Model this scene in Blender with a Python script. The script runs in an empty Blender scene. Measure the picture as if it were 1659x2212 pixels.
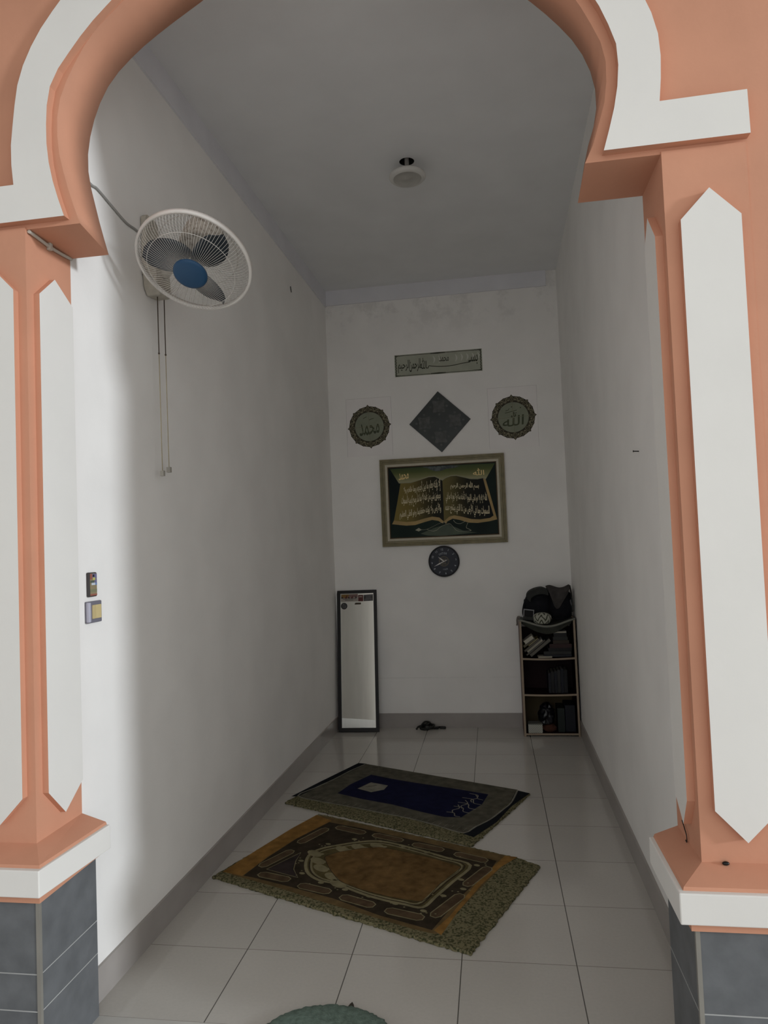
import bpy, bmesh, math, random
from mathutils import Vector, Matrix, noise
R = math.radians
S = bpy.context.scene
COL = S.collection
random.seed(7)
G = {'FL':[[0.18,2.51],[0.1607,2.5653],[0.1433,2.6212],[0.1286,2.6778],[0.116,2.735],[0.111,2.7933],[0.1121,2.8518],[0.1229,2.9091],[0.1462,2.9628],[0.1749,3.0138],[0.2069,3.0629],[0.2445,3.1076],[0.2895,3.1451],[0.335,3.1819],[0.3806,3.2186],[0.4266,3.2548],[0.4733,3.2902],[0.5205,3.3247],[0.5686,3.3582],[0.6175,3.3904],[0.6674,3.421],[0.7183,3.4499],[0.7699,3.4777],[0.8217,3.5049],[0.8735,3.5322],[0.925,3.56]],'FR':[[1.675,2.51],[1.6999,2.562],[1.7174,2.6171],[1.7344,2.6723],[1.7423,2.7295],[1.7435,2.7872],[1.7322,2.8436],[1.7096,2.8968],[1.6849,2.9491],[1.6564,2.9993],[1.6209,3.0449],[1.5804,3.086],[1.5364,3.1235],[1.4902,3.1583],[1.4429,3.1914],[1.3951,3.224],[1.3477,3.257],[1.3014,3.2916],[1.2556,3.3268],[1.2091,3.3612],[1.1621,3.3948],[1.1148,3.428],[1.0673,3.4609],[1.0197,3.4937],[0.9722,3.5267],[0.925,3.56]],'RL':[[0.142,2.51],[0.126,2.5685],[0.1107,2.6272],[0.0972,2.6863],[0.0836,2.7455],[0.0748,2.8054],[0.0747,2.866],[0.0843,2.9258],[0.1009,2.9841],[0.1241,3.0401],[0.1546,3.0925],[0.1942,3.1383],[0.2401,3.1779],[0.2885,3.2145],[0.3397,3.247],[0.392,3.2777],[0.445,3.3072],[0.4982,3.3364],[0.5493,3.369],[0.5986,3.4044],[0.6479,3.4397],[0.6993,3.4719],[0.7539,3.4982],[0.8105,3.5199],[0.8679,3.5397],[0.925,3.56]],'RR':[[1.683,2.51],[1.6957,2.5678],[1.7078,2.6257],[1.7221,2.6831],[1.7409,2.7392],[1.7519,2.7972],[1.7515,2.8563],[1.74,2.9143],[1.7193,2.9696],[1.6905,3.0212],[1.6551,3.0686],[1.6167,3.1137],[1.5762,3.1568],[1.5334,3.1976],[1.4879,3.2354],[1.4404,3.2707],[1.3914,3.3039],[1.3415,3.3356],[1.291,3.3665],[1.2403,3.397],[1.189,3.4264],[1.1367,3.4542],[1.0839,3.4809],[1.0309,3.5071],[0.9778,3.5333],[0.925,3.56]],'BIL':[[0.145,2.525],[0.1262,2.5812],[0.1099,2.6382],[0.0983,2.6963],[0.0923,2.7552],[0.0921,2.8144],[0.0957,2.8736],[0.1074,2.9316],[0.1355,2.9834],[0.1732,3.0292],[0.212,3.0739],[0.2537,3.116],[0.2986,3.1548],[0.344,3.1928],[0.3892,3.2312],[0.4345,3.2694],[0.4801,3.3073],[0.5263,3.3444],[0.5733,3.3805],[0.6213,3.4152],[0.6705,3.4482],[0.7208,3.4796],[0.7717,3.51],[0.8229,3.5398],[0.8741,3.5696],[0.925,3.6]],'BIR':[[1.721,2.525],[1.738,2.5813],[1.7536,2.638],[1.7648,2.6958],[1.7702,2.7543],[1.7674,2.8129],[1.7499,2.8691],[1.7287,2.9239],[1.702,2.9763],[1.6679,3.0242],[1.6282,3.0675],[1.5846,3.107],[1.5385,3.1435],[1.491,3.1782],[1.4428,3.212],[1.3947,3.2459],[1.3475,3.281],[1.3017,3.3179],[1.2556,3.3544],[1.2089,3.3903],[1.1619,3.4256],[1.1145,3.4605],[1.0671,3.4953],[1.0196,3.53],[0.9722,3.5648],[0.925,3.6]],'BOL':[[-0.021,2.64],[-0.0266,2.7024],[-0.0269,2.765],[-0.02,2.8272],[-0.0121,2.8894],[-0.0016,2.9511],[0.0185,3.0104],[0.0469,3.0662],[0.0811,3.1186],[0.121,3.1669],[0.163,3.2134],[0.2074,3.2576],[0.2541,3.2994],[0.3026,3.339],[0.3524,3.377],[0.403,3.4139],[0.4541,3.4501],[0.5053,3.4862],[0.5563,3.5226],[0.608,3.5581],[0.6602,3.5926],[0.713,3.6264],[0.766,3.6597],[0.8192,3.6929],[0.8722,3.7263],[0.925,3.76]],'BOR':[[1.87,2.64],[1.8762,2.7014],[1.8792,2.763],[1.8756,2.8245],[1.8616,2.8845],[1.8399,2.9422],[1.8106,2.9964],[1.7743,3.0463],[1.7328,3.0919],[1.6877,3.1339],[1.6402,3.1733],[1.5913,3.211],[1.5418,3.2478],[1.4923,3.2846],[1.4435,3.3223],[1.3961,3.3618],[1.3502,3.403],[1.3037,3.4436],[1.2569,3.4838],[1.2098,3.5236],[1.1624,3.5631],[1.1149,3.6024],[1.0673,3.6417],[1.0197,3.6809],[0.9723,3.7204],[0.925,3.76]],'R2':{'out':[[0.355,1.667],[1.431,1.195],[1.529,1.122],[1.235,0.423],[0.044,0.922]],'orangeL':[[0.351,1.646],[0.455,1.57],[0.315,1.318],[0.239,1.114],[0.187,0.928],[0.079,0.961],[0.161,1.189],[0.263,1.458]],'brown':[[0.376,1.641],[1.402,1.198],[1.333,1.048],[1.102,0.53],[1.011,0.559],[0.643,0.718],[0.357,0.847],[0.129,0.938]],'dark':[[0.445,1.55],[0.643,1.478],[0.809,1.401],[1.03,1.306],[1.334,1.151],[1.315,1.087],[1.192,0.834],[1.084,0.557],[1.008,0.588],[0.866,0.645],[0.651,0.761],[0.444,0.844],[0.246,0.916],[0.191,0.932],[0.246,1.125],[0.329,1.344]],'orangeR':[[1.374,1.207],[1.431,1.195],[1.352,1.09],[1.27,0.929],[1.173,0.685],[1.122,0.525],[1.092,0.555],[1.149,0.667],[1.243,0.928],[1.315,1.087]],'niche':[[1.215,1.097],[1.101,1.168],[0.986,1.232],[0.822,1.311],[0.734,1.33],[0.652,1.313],[0.554,1.271],[0.48,1.227],[0.443,1.167],[0.442,1.094],[0.464,1.011],[0.5,0.953],[0.56,0.908],[0.641,0.886],[0.706,0.844],[0.788,0.797],[0.884,0.757],[0.956,0.736],[1.032,0.718],[1.08,0.809],[1.143,0.939]],'field':[[1.173,1.078],[1.09,0.917],[1.023,0.762],[0.897,0.787],[0.762,0.839],[0.656,0.902],[0.61,0.96],[0.569,1.028],[0.54,1.089],[0.522,1.143],[0.572,1.191],[0.686,1.244],[0.767,1.26],[0.886,1.221],[1.043,1.154]],'cart':[[0.5,1.489],[0.665,1.419],[0.711,1.404],[0.871,1.338],[0.927,1.305],[1.081,1.245],[1.138,1.214],[1.291,1.144],[0.352,1.283],[0.454,1.468],[0.24,1.021],[0.344,1.2],[0.258,0.953],[0.416,0.904],[0.471,0.864],[0.625,0.811],[0.678,0.78],[0.833,0.715],[0.885,0.687],[1.044,0.636],[1.199,0.906],[1.301,1.086],[1.08,0.649],[1.188,0.834]],'dots':[[0.504,1.28],[0.625,1.343],[0.761,1.327],[0.884,1.274],[1.003,1.217],[1.121,1.159],[1.244,1.099],[1.178,0.96],[1.11,0.816],[1.039,0.69],[0.917,0.738],[0.798,0.789],[0.684,0.837],[0.564,0.89],[0.456,0.97],[0.417,1.092],[1.191,0.878]],'leaves':[[0.497,1.097],[0.53,1.026],[0.602,0.95],[0.59,1.226],[0.663,1.254],[0.755,1.271],[0.641,0.886],[0.462,1.173]],'spand':[[0.278,0.999],[0.448,0.93],[0.406,1.007],[0.392,1.091],[0.392,1.18]]},'R1':{'out':[[0.411,2.562],[1.535,2.031],[1.214,1.317],[0.112,1.831]],'grey':[[0.466,2.537],[1.465,2.08],[1.41,1.879],[1.305,1.636],[1.174,1.45],[1.08,1.496],[0.869,1.622],[0.709,1.687],[0.515,1.769],[0.326,1.841],[0.164,1.924],[0.313,2.223]],'bandL':[[0.412,2.553],[0.471,2.537],[0.315,2.215],[0.166,1.917],[0.125,1.916],[0.241,2.182]],'bandR':[[1.458,2.073],[1.532,2.024],[1.42,1.817],[1.338,1.596],[1.222,1.402],[1.169,1.442],[1.305,1.636],[1.41,1.863]],'line':[[0.464,2.528],[0.388,2.388],[0.314,2.219],[0.231,2.061],[0.163,1.927],[0.325,1.844],[0.515,1.772],[0.709,1.69],[0.868,1.625],[1.011,1.546],[1.08,1.499],[1.173,1.452],[1.23,1.533],[1.305,1.633],[1.373,1.769],[1.422,1.879],[1.464,2.073]],'navy':[[0.541,2.318],[0.688,2.243],[0.828,2.183],[1.093,2.083],[1.293,1.998],[1.258,1.84],[1.149,1.65],[1.059,1.651],[0.94,1.71],[0.749,1.817],[0.565,1.89],[0.395,1.978],[0.441,2.132]],'motif':[[0.501,2.061],[0.566,2.174],[0.68,2.122],[0.667,2.049],[0.595,2.004]],'strokes':[[1.183,2.007],[1.264,1.904],[1.143,1.938],[1.253,1.834],[1.122,1.866],[1.225,1.762],[1.101,1.808],[1.192,1.71],[1.066,1.722],[1.143,1.656],[1.22,1.985],[1.199,1.869],[1.162,1.9],[1.15,1.774],[1.124,1.828],[1.101,1.712]]},'PT':{'outer':[[-0.506,0.362],[0.515,0.358],[0.512,-0.364],[-0.509,-0.36]],'liner':[[-0.458,0.309],[0.469,0.318],[0.469,-0.313],[-0.468,-0.32]],'inner':[[-0.433,0.281],[0.443,0.283],[0.436,-0.294],[-0.436,-0.293]],'scroll':[[-0.425,0.281],[-0.214,0.284],[0.079,0.284],[0.436,0.282],[0.356,0.155],[0.332,0.165],[0.291,0.159],[0.233,0.163],[0.176,0.18],[0.119,0.196],[0.076,0.196],[0.031,0.181],[0.005,0.162],[-0.02,0.178],[-0.056,0.198],[-0.107,0.197],[-0.174,0.178],[-0.256,0.157],[-0.354,0.158]],'clouds':[[-0.169,0.285],[-0.111,0.273],[-0.082,0.254],[-0.039,0.241],[0.005,0.246],[0.042,0.258],[0.1,0.261],[0.152,0.274],[0.079,0.284],[-0.066,0.284]],'pageL':[[-0.341,0.162],[-0.256,0.157],[-0.174,0.177],[-0.107,0.195],[-0.056,0.196],[-0.02,0.176],[0.005,0.16],[0.006,0.004],[0.003,-0.172],[-0.033,-0.138],[-0.091,-0.128],[-0.158,-0.141],[-0.232,-0.16],[-0.306,-0.163],[-0.408,-0.146],[-0.373,0.008]],'pageR':[[0.005,0.16],[0.031,0.179],[0.076,0.195],[0.119,0.194],[0.176,0.179],[0.233,0.162],[0.291,0.157],[0.335,0.163],[0.364,0.03],[0.406,-0.142],[0.376,-0.16],[0.297,-0.168],[0.226,-0.162],[0.155,-0.14],[0.091,-0.126],[0.047,-0.135],[0.013,-0.164],[0.003,-0.172],[0.006,0.004]],'goldL':[[-0.408,-0.146],[-0.306,-0.163],[-0.232,-0.16],[-0.158,-0.141],[-0.091,-0.128],[-0.033,-0.138],[0.003,-0.172],[-0.006,-0.188],[-0.042,-0.165],[-0.092,-0.155],[-0.159,-0.171],[-0.233,-0.191],[-0.307,-0.193],[-0.425,-0.176]],'goldR':[[0.003,-0.172],[0.013,-0.164],[0.047,-0.135],[0.091,-0.126],[0.155,-0.14],[0.226,-0.162],[0.297,-0.168],[0.376,-0.16],[0.406,-0.142],[0.364,0.03],[0.335,0.163],[0.356,0.155],[0.397,-0.015],[0.433,-0.174],[0.368,-0.187],[0.275,-0.196],[0.203,-0.19],[0.132,-0.165],[0.075,-0.152],[0.031,-0.173],[0.019,-0.193]],'olive':[[-0.341,0.162],[-0.256,0.157],[-0.174,0.177],[-0.151,0.027],[-0.187,-0.147],[-0.232,-0.16],[-0.306,-0.163],[-0.408,-0.146],[-0.373,0.008]],'mound':[[-0.192,-0.264],[-0.088,-0.225],[0.03,-0.194],[0.101,-0.226],[0.171,-0.261],[0.271,-0.273],[0.127,-0.281],[-0.018,-0.29],[-0.134,-0.281]],'bead1':[[-0.184,-0.232],[-0.14,-0.23],[-0.088,-0.21],[-0.028,-0.184],[0.016,-0.18]],'bead2':[[-0.14,-0.23],[-0.096,-0.246],[-0.06,-0.241],[-0.022,-0.213],[0.03,-0.194],[0.058,-0.198],[0.086,-0.232],[0.114,-0.255],[0.171,-0.258],[0.218,-0.256],[0.208,-0.245],[0.183,-0.229],[0.196,-0.194]],'bead3':[[0.082,-0.167],[0.102,-0.189],[0.138,-0.195],[0.175,-0.178]],'tassel':[[-0.235,-0.233],[-0.205,-0.216],[-0.18,-0.232],[-0.206,-0.245]],'allah':[[0.256,0.192],[0.346,0.248]],'muh':[[-0.355,0.188],[-0.271,0.246]],'LL1':[[-0.316,0.131],[-0.009,0.181],[-0.013,0.086],[-0.318,0.076]],'LL2':[[-0.338,0.043],[-0.014,0.064],[-0.017,-0.005],[-0.341,-0.03]],'LL3':[[-0.357,-0.066],[-0.014,-0.031],[-0.017,-0.104],[-0.36,-0.132]],'RL1':[[0.07,0.14],[0.3,0.128],[0.298,0.084],[0.068,0.1]],'RL2':[[0.026,0.069],[0.357,0.041],[0.361,-0.028],[0.027,-0.011]],'RL3':[[0.022,-0.033],[0.374,-0.061],[0.377,-0.144],[0.019,-0.098]]}}
D, H = 3.5213, 3.665            # back wall depth, ceiling height
def xl(y): return 0.0205*y      # left wall plane
def xr(y): return 1.9542+0.0106*y

# ------------------------------------------------------------------ helpers
def tag(o, label=None, cat=None, group=None, kind=None):
    if label: o['label'] = label
    if cat: o['category'] = cat
    if group: o['group'] = group
    if kind: o['kind'] = kind
    return o
def empty(name, loc=(0,0,0), rot=(0,0,0), label=None, cat=None, group=None, kind=None):
    o = bpy.data.objects.new(name, None); COL.objects.link(o)
    o.location = loc; o.rotation_euler = rot
    return tag(o, label, cat, group, kind)

class MB:
    """collects geometry, builds one mesh object"""
    def __init__(s): s.v=[]; s.f=[]; s.m=[]; s.sm=[]
    def add(s, verts, faces, m=0, smooth=False):
        o=len(s.v); s.v += [tuple(p) for p in verts]
        for f in faces: s.f.append(tuple(i+o for i in f)); s.m.append(m); s.sm.append(smooth)
        return s
    def box(s, x0,x1,y0,y1,z0,z1, m=0, mats=None):
        v=[(x0,y0,z0),(x1,y0,z0),(x1,y1,z0),(x0,y1,z0),(x0,y0,z1),(x1,y0,z1),(x1,y1,z1),(x0,y1,z1)]
        fs=dict(bottom=(0,3,2,1),top=(4,5,6,7),front=(0,1,5,4),right=(1,2,6,5),back=(2,3,7,6),left=(3,0,4,7))
        for k,f in fs.items(): s.add([v[i] for i in f],[(0,1,2,3)],(mats or {}).get(k,m))
        return s
    def hexa(s, lo, hi, z0, z1, m=0, top=None):
        """loft of two 4-point rectangles (x,y) at heights z0,z1"""
        v=[(a,b,z0) for a,b in lo]+[(a,b,z1) for a,b in hi]
        s.add(v,[(3,2,1,0)],m); s.add(v,[(4,5,6,7)],m if top is None else top)
        s.add(v,[(i,(i+1)%4,4+(i+1)%4,4+i) for i in range(4)],m); return s
    def prism(s, poly, f0, f1, m=0, ms=None):
        """poly: list of 2D; f0/f1 map (a,b) to 3D at both ends"""
        n=len(poly); v=[f0(*p) for p in poly]+[f1(*p) for p in poly]
        s.add(v,[tuple(range(n))],m); s.add(v,[tuple(range(2*n-1,n-1,-1))],m)
        s.add(v,[(i,n+i,n+(i+1)%n,(i+1)%n) for i in range(n)],m if ms is None else ms); return s
    def tube(s, path, r, seg=8, m=0, closed=False, cap=True):
        P=[Vector(p) for p in path]; n=len(P); rings=[]
        up=None
        for i in range(n):
            if closed: t=(P[(i+1)%n]-P[i-1])
            else: t=(P[min(i+1,n-1)]-P[max(i-1,0)])
            t.normalize()
            if up is None: up=t.orthogonal().normalized()
            up=(up-t*up.dot(t))
            if up.length<1e-6: up=t.orthogonal()
            up.normalize(); b=t.cross(up)
            rr=r[i] if isinstance(r,(list,tuple)) else r
            rings.append([P[i]+(up*math.cos(a)+b*math.sin(a))*rr for a in [2*math.pi*k/seg for k in range(seg)]])
        v=[p for ring in rings for p in ring]; fs=[]
        for i in range(n if closed else n-1):
            j=(i+1)%n
            for k in range(seg): fs.append((i*seg+k,i*seg+(k+1)%seg,j*seg+(k+1)%seg,j*seg+k))
        s.add(v,fs,m,True)
        if cap and not closed:
            s.add(rings[0],[tuple(range(seg-1,-1,-1))],m); s.add(rings[-1],[tuple(range(seg))],m)
        return s
    def lathe(s, prof, seg=48, m=0, M=None, smooth=True, ms=None):
        """prof (r,h) revolved round local z; M maps to place"""
        M=M or Matrix(); v=[]; n=len(prof)
        for k in range(seg):
            a=2*math.pi*k/seg
            v+=[M@Vector((r*math.cos(a),r*math.sin(a),h)) for r,h in prof]
        for i in range(n-1):
            mm=m if ms is None else ms[i]
            fs=[(k*n+i,((k+1)%seg)*n+i,((k+1)%seg)*n+i+1,k*n+i+1) for k in range(seg)]
            s.add(v,fs,mm,smooth) if i==0 else s.addf(v,fs,mm,smooth,len(v))
        return s
    def addf(s,v,fs,m,smooth,n):
        o=len(s.v)-n
        for f in fs: s.f.append(tuple(i+o for i in f)); s.m.append(m); s.sm.append(smooth)
    def sphere(s, c, rad, seg=20, rings=12, m=0, fn=None, M=None):
        v=[];fs=[]
        for i in range(rings+1):
            t=math.pi*i/rings
            for k in range(seg):
                a=2*math.pi*k/seg; d=Vector((math.sin(t)*math.cos(a),math.sin(t)*math.sin(a),math.cos(t)))
                k2=fn(d) if fn else 1.0
                p=Vector((d.x*rad[0]*k2,d.y*rad[1]*k2,d.z*rad[2]*k2))
                if M: p=M@p
                v.append(Vector(c)+p)
        for i in range(rings):
            for k in range(seg): fs.append((i*seg+k,(i+1)*seg+k,(i+1)*seg+(k+1)%seg,i*seg+(k+1)%seg))
        return s.add(v,fs,m,True)
    def build(s, name, mats, parent=None, bevel=0, origin=None, solid=0, sub=0, merge=True, recalc=True):
        me=bpy.data.meshes.new(name)
        o3=Vector(origin) if origin else Vector((0,0,0))
        me.from_pydata([Vector(p)-o3 for p in s.v],[],s.f)
        if not isinstance(mats,(list,tuple)): mats=[mats]
        for m in mats: me.materials.append(m)
        for p,mi,sm in zip(me.polygons,s.m,s.sm): p.material_index=mi; p.use_smooth=sm
        bm=bmesh.new(); bm.from_mesh(me)
        if merge: bmesh.ops.remove_doubles(bm,verts=bm.verts,dist=1e-5)
        if recalc: bmesh.ops.recalc_face_normals(bm,faces=bm.faces)
        bm.to_mesh(me); bm.free(); me.update()
        o=bpy.data.objects.new(name,me); COL.objects.link(o); o.location=o3
        if parent: o.parent=parent
        if solid:
            q=o.modifiers.new('solid','SOLIDIFY'); q.thickness=solid; q.offset=0
        if sub:
            q=o.modifiers.new('sub','SUBSURF'); q.levels=sub; q.render_levels=sub
        if bevel:
            q=o.modifiers.new('bevel','BEVEL'); q.width=bevel; q.segments=2; q.limit_method='ANGLE'; q.angle_limit=R(40)
        return o

def catmull(P, n=8, closed=False):
    P=[Vector(p) for p in P]; out=[]; N=len(P)
    rng=range(N) if closed else range(N-1)
    for i in rng:
        p0=P[i-1] if (closed or i>0) else P[0]; p1=P[i]; p2=P[(i+1)%N]; p3=P[(i+2)%N] if (closed or i+2<N) else P[-1]
        for k in range(n):
            t=k/n
            out.append(0.5*((2*p1)+(p2-p0)*t+(2*p0-5*p1+4*p2-p3)*t*t+(3*p1-p0-3*p2+p3)*t**3))
    if not closed: out.append(P[-1])
    return out

# ------------------------------------------------------------------ materials
def lin(c):
    f=lambda u:(u/12.92 if u<=0.04045 else ((u+0.055)/1.055)**2.4)
    return tuple(f(v/255) for v in c)
def mat(name, col, rough=0.7, metal=0.0, var=0.08, scale=8.0, bump=0.0, bscale=120.0, spec=0.3, col2=None, mix=(0.4,0.6), detail=4):
    m=bpy.data.materials.new(name); m.use_nodes=True; nt=m.node_tree; b=nt.nodes['Principled BSDF']
    b.inputs['Roughness'].default_value=rough; b.inputs['Metallic'].default_value=metal
    b.inputs['Specular IOR Level'].default_value=spec
    tc=nt.nodes.new('ShaderNodeTexCoord'); ns=nt.nodes.new('ShaderNodeTexNoise'); ns.inputs['Scale'].default_value=scale; ns.inputs['Detail'].default_value=detail
    nt.links.new(tc.outputs['Object'],ns.inputs['Vector'])
    rp=nt.nodes.new('ShaderNodeValToRGB')
    if col2 is None:
        a=[max(0,c*(1-var)) for c in col]; c2=[min(1,c*(1+var)) for c in col]; lo,hi=0.3,0.7
    else: a,c2=col,col2; lo,hi=mix
    rp.color_ramp.elements[0].position=lo; rp.color_ramp.elements[0].color=(*a[:3],1)
    rp.color_ramp.elements[1].position=hi; rp.color_ramp.elements[1].color=(*c2[:3],1)
    nt.links.new(ns.outputs['Fac'],rp.inputs['Fac']); nt.links.new(rp.outputs['Color'],b.inputs['Base Color'])
    if bump:
        n2=nt.nodes.new('ShaderNodeTexNoise'); n2.inputs['Scale'].default_value=bscale; n2.inputs['Detail'].default_value=3
        nt.links.new(tc.outputs['Object'],n2.inputs['Vector'])
        bp=nt.nodes.new('ShaderNodeBump'); bp.inputs['Strength'].default_value=bump; bp.inputs['Distance'].default_value=0.003
        nt.links.new(n2.outputs['Fac'],bp.inputs['Height']); nt.links.new(bp.outputs['Normal'],b.inputs['Normal'])
    return m

def painted(name, axis, stops, rough=0.5, spec=0.12, nscale=9, namt=0.12):
    """pigment blended along one axis of a painted picture, broken up with brushy noise"""
    m=bpy.data.materials.new(name); m.use_nodes=True; nt=m.node_tree; b=nt.nodes['Principled BSDF']; N=nt.nodes.new; L=nt.links.new
    b.inputs['Roughness'].default_value=rough; b.inputs['Specular IOR Level'].default_value=spec
    tc=N('ShaderNodeTexCoord'); sp=N('ShaderNodeSeparateXYZ'); L(tc.outputs['Object'],sp.inputs[0])
    ns=N('ShaderNodeTexNoise'); ns.inputs['Scale'].default_value=nscale; ns.inputs['Detail'].default_value=5; L(tc.outputs['Object'],ns.inputs['Vector'])
    lo,hi=stops[0][0],stops[-1][0]
    mr=N('ShaderNodeMapRange'); mr.inputs[1].default_value=lo; mr.inputs[2].default_value=hi; L(sp.outputs[axis],mr.inputs[0])
    a=N('ShaderNodeMath'); a.operation='MULTIPLY_ADD'; L(ns.outputs['Fac'],a.inputs[0]); a.inputs[1].default_value=namt; 
    c=N('ShaderNodeMath'); c.operation='SUBTRACT'; L(mr.outputs[0],c.inputs[0]); c.inputs[1].default_value=namt/2; L(c.outputs[0],a.inputs[2])
    rp=N('ShaderNodeValToRGB'); e=rp.color_ramp.elements
    while len(e)>1: e.remove(e[-1])
    e[0].position=0; e[0].color=(*stops[0][1],1)
    for p,col in stops[1:]: k=e.new((p-lo)/(hi-lo)); k.color=(*col,1)
    L(a.outputs[0],rp.inputs['Fac']); L(rp.outputs['Color'],b.inputs['Base Color']); return m
PINK=mat('terracotta_paint',(0.575,0.282,0.180),0.75,var=0.05,scale=5,bump=0.15,bscale=60)
WHITE=mat('white_paint',(0.74,0.725,0.69),0.7,var=0.02,scale=4,bump=0.1,bscale=50)
WALL=mat('white_wall_paint',(0.84,0.825,0.80),0.8,var=0.035,scale=3,bump=0.15,bscale=45)
CEIL=mat('grey_ceiling_paint',(0.74,0.745,0.75),0.85,var=0.03,scale=4)
LAV=mat('lavender_grey_paint',(0.70,0.70,0.735),0.85,var=0.04,scale=5)
SKIRT=mat('skirting_tile',(0.34,0.315,0.295),0.35,var=0.08,scale=5)
SLATE=mat('slate_tile',(0.125,0.132,0.139),0.55,var=0.15,scale=14,bump=0.1,bscale=80)
GROUT=mat('pale_grout',(0.38,0.385,0.38),0.8)
TRIM=mat('metal_edge_trim',(0.30,0.29,0.26),0.45,metal=0.4)
# stained back wall: damp peeling patch below the ceiling and a faint old line near the floor
def back_wall_mat():
    m=mat('stained_wall_paint',(0.84,0.825,0.80),0.8,var=0.035,scale=3,bump=0.15,bscale=45)
    nt=m.node_tree; b=nt.nodes['Principled BSDF']; base=b.inputs['Base Color'].links[0].from_socket
    tc=nt.nodes['Texture Coordinate']; sp=nt.nodes.new('ShaderNodeSeparateXYZ'); nt.links.new(tc.outputs['Object'],sp.inputs[0])
    ns=nt.nodes.new('ShaderNodeTexNoise'); ns.inputs['Scale'].default_value=5; ns.inputs['Detail'].default_value=8; ns.inputs['Roughness'].default_value=0.7
    nt.links.new(tc.outputs['Object'],ns.inputs['Vector'])
    def ramp(inp,a,b2):
        r=nt.nodes.new('ShaderNodeMapRange'); r.inputs[1].default_value=a; r.inputs[2].default_value=b2; nt.links.new(inp,r.inputs[0]); return r.outputs[0]
    def mul(a,b2):
        k=nt.nodes.new('ShaderNodeMath'); k.operation='MULTIPLY'; nt.links.new(a,k.inputs[0])
        if isinstance(b2,float): k.inputs[1].default_value=b2
        else: nt.links.new(b2,k.inputs[1])
        return k.outputs[0]
    hi=ramp(sp.outputs['Z'],3.15,3.45); n=ramp(ns.outputs['Fac'],0.50,0.62)
    f=mul(mul(hi,n),0.20)
    ab=nt.nodes.new('ShaderNodeMath'); ab.operation='COMPARE'; nt.links.new(sp.outputs['Z'],ab.inputs[0]); ab.inputs[1].default_value=0.40; ab.inputs[2].default_value=0.006
    n3=ramp(ns.outputs['Fac'],0.40,0.60); g=mul(mul(ab.outputs[0],n3),0.10)
    ad=nt.nodes.new('ShaderNodeMath'); ad.operation='ADD'; nt.links.new(f,ad.inputs[0]); nt.links.new(g,ad.inputs[1])
    mx=nt.nodes.new('ShaderNodeMix'); mx.data_type='RGBA'; nt.links.new(ad.outputs[0],mx.inputs[0]); nt.links.new(base,mx.inputs[6]); mx.inputs[7].default_value=(0.30,0.29,0.27,1)
    nt.links.new(mx.outputs[2],b.inputs['Base Color']); return m
BWALL=back_wall_mat()
def floor_mat():
    m=bpy.data.materials.new('glossy_floor_tile'); m.use_nodes=True; nt=m.node_tree; b=nt.nodes['Principled BSDF']
    N=nt.nodes.new; L=nt.links.new
    tc=N('ShaderNodeTexCoord'); sp=N('ShaderNodeSeparateXYZ'); L(tc.outputs['Object'],sp.inputs[0])
    def math_(op,a,b2=None,c=None):
        k=N('ShaderNodeMath'); k.operation=op
        for i,q in enumerate((a,b2,c)):
            if q is None: continue
            if isinstance(q,(int,float)): k.inputs[i].default_value=q
            else: L(q,k.inputs[i])
        return k.outputs[0]
    def cell(axis,off):
        t=math_('DIVIDE',math_('SUBTRACT',sp.outputs[axis],off),0.4); fr=math_('FRACT',t)
        d=math_('ABSOLUTE',math_('SUBTRACT',fr,0.5))
        return t,d
    tx,dx=cell('X',0.4042); ty,dy=cell('Y',0.0)
    lx=math_('GREATER_THAN',dx,0.4953); ly=math_('GREATER_THAN',dy,0.4962)
    cb=N('ShaderNodeCombineXYZ'); L(math_('FLOOR',tx),cb.inputs[0]); L(math_('FLOOR',ty),cb.inputs[1])
    wn=N('ShaderNodeTexWhiteNoise'); wn.noise_dimensions='2D'; L(cb.outputs[0],wn.inputs['Vector'])
    ns=N('ShaderNodeTexNoise'); ns.inputs['Scale'].default_value=90; ns.inputs['Detail'].default_value=3; L(tc.outputs['Object'],ns.inputs['Vector'])
    n2=N('ShaderNodeTexNoise'); n2.inputs['Scale'].default_value=2.5; L(tc.outputs['Object'],n2.inputs['Vector'])
    v=math_('ADD',math_('MULTIPLY',ns.outputs['Fac'],0.10),math_('ADD',math_('MULTIPLY',wn.outputs['Value'],0.05),math_('MULTIPLY',n2.outputs['Fac'],0.12)))
    rp=N('ShaderNodeValToRGB'); L(v,rp.inputs['Fac'])
    rp.color_ramp.elements[0].position=0.06; rp.color_ramp.elements[0].color=(0.45,0.43,0.395,1)
    rp.color_ramp.elements[1].position=0.22; rp.color_ramp.elements[1].color=(0.54,0.515,0.475,1)
    m1=N('ShaderNodeMix'); m1.data_type='RGBA'; L(ly,m1.inputs[0]); L(rp.outputs['Color'],m1.inputs[6]); m1.inputs[7].default_value=(0.24,0.22,0.19,1)
    m2=N('ShaderNodeMix'); m2.data_type='RGBA'; L(lx,m2.inputs[0]); L(m1.outputs[2],m2.inputs[6]); m2.inputs[7].default_value=(0.10,0.095,0.085,1)
    L(m2.outputs[2],b.inputs['Base Color'])
    b.inputs['Roughness'].default_value=0.10; b.inputs['Specular IOR Level'].default_value=0.5
    return m
FLOOR=floor_mat()

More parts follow.
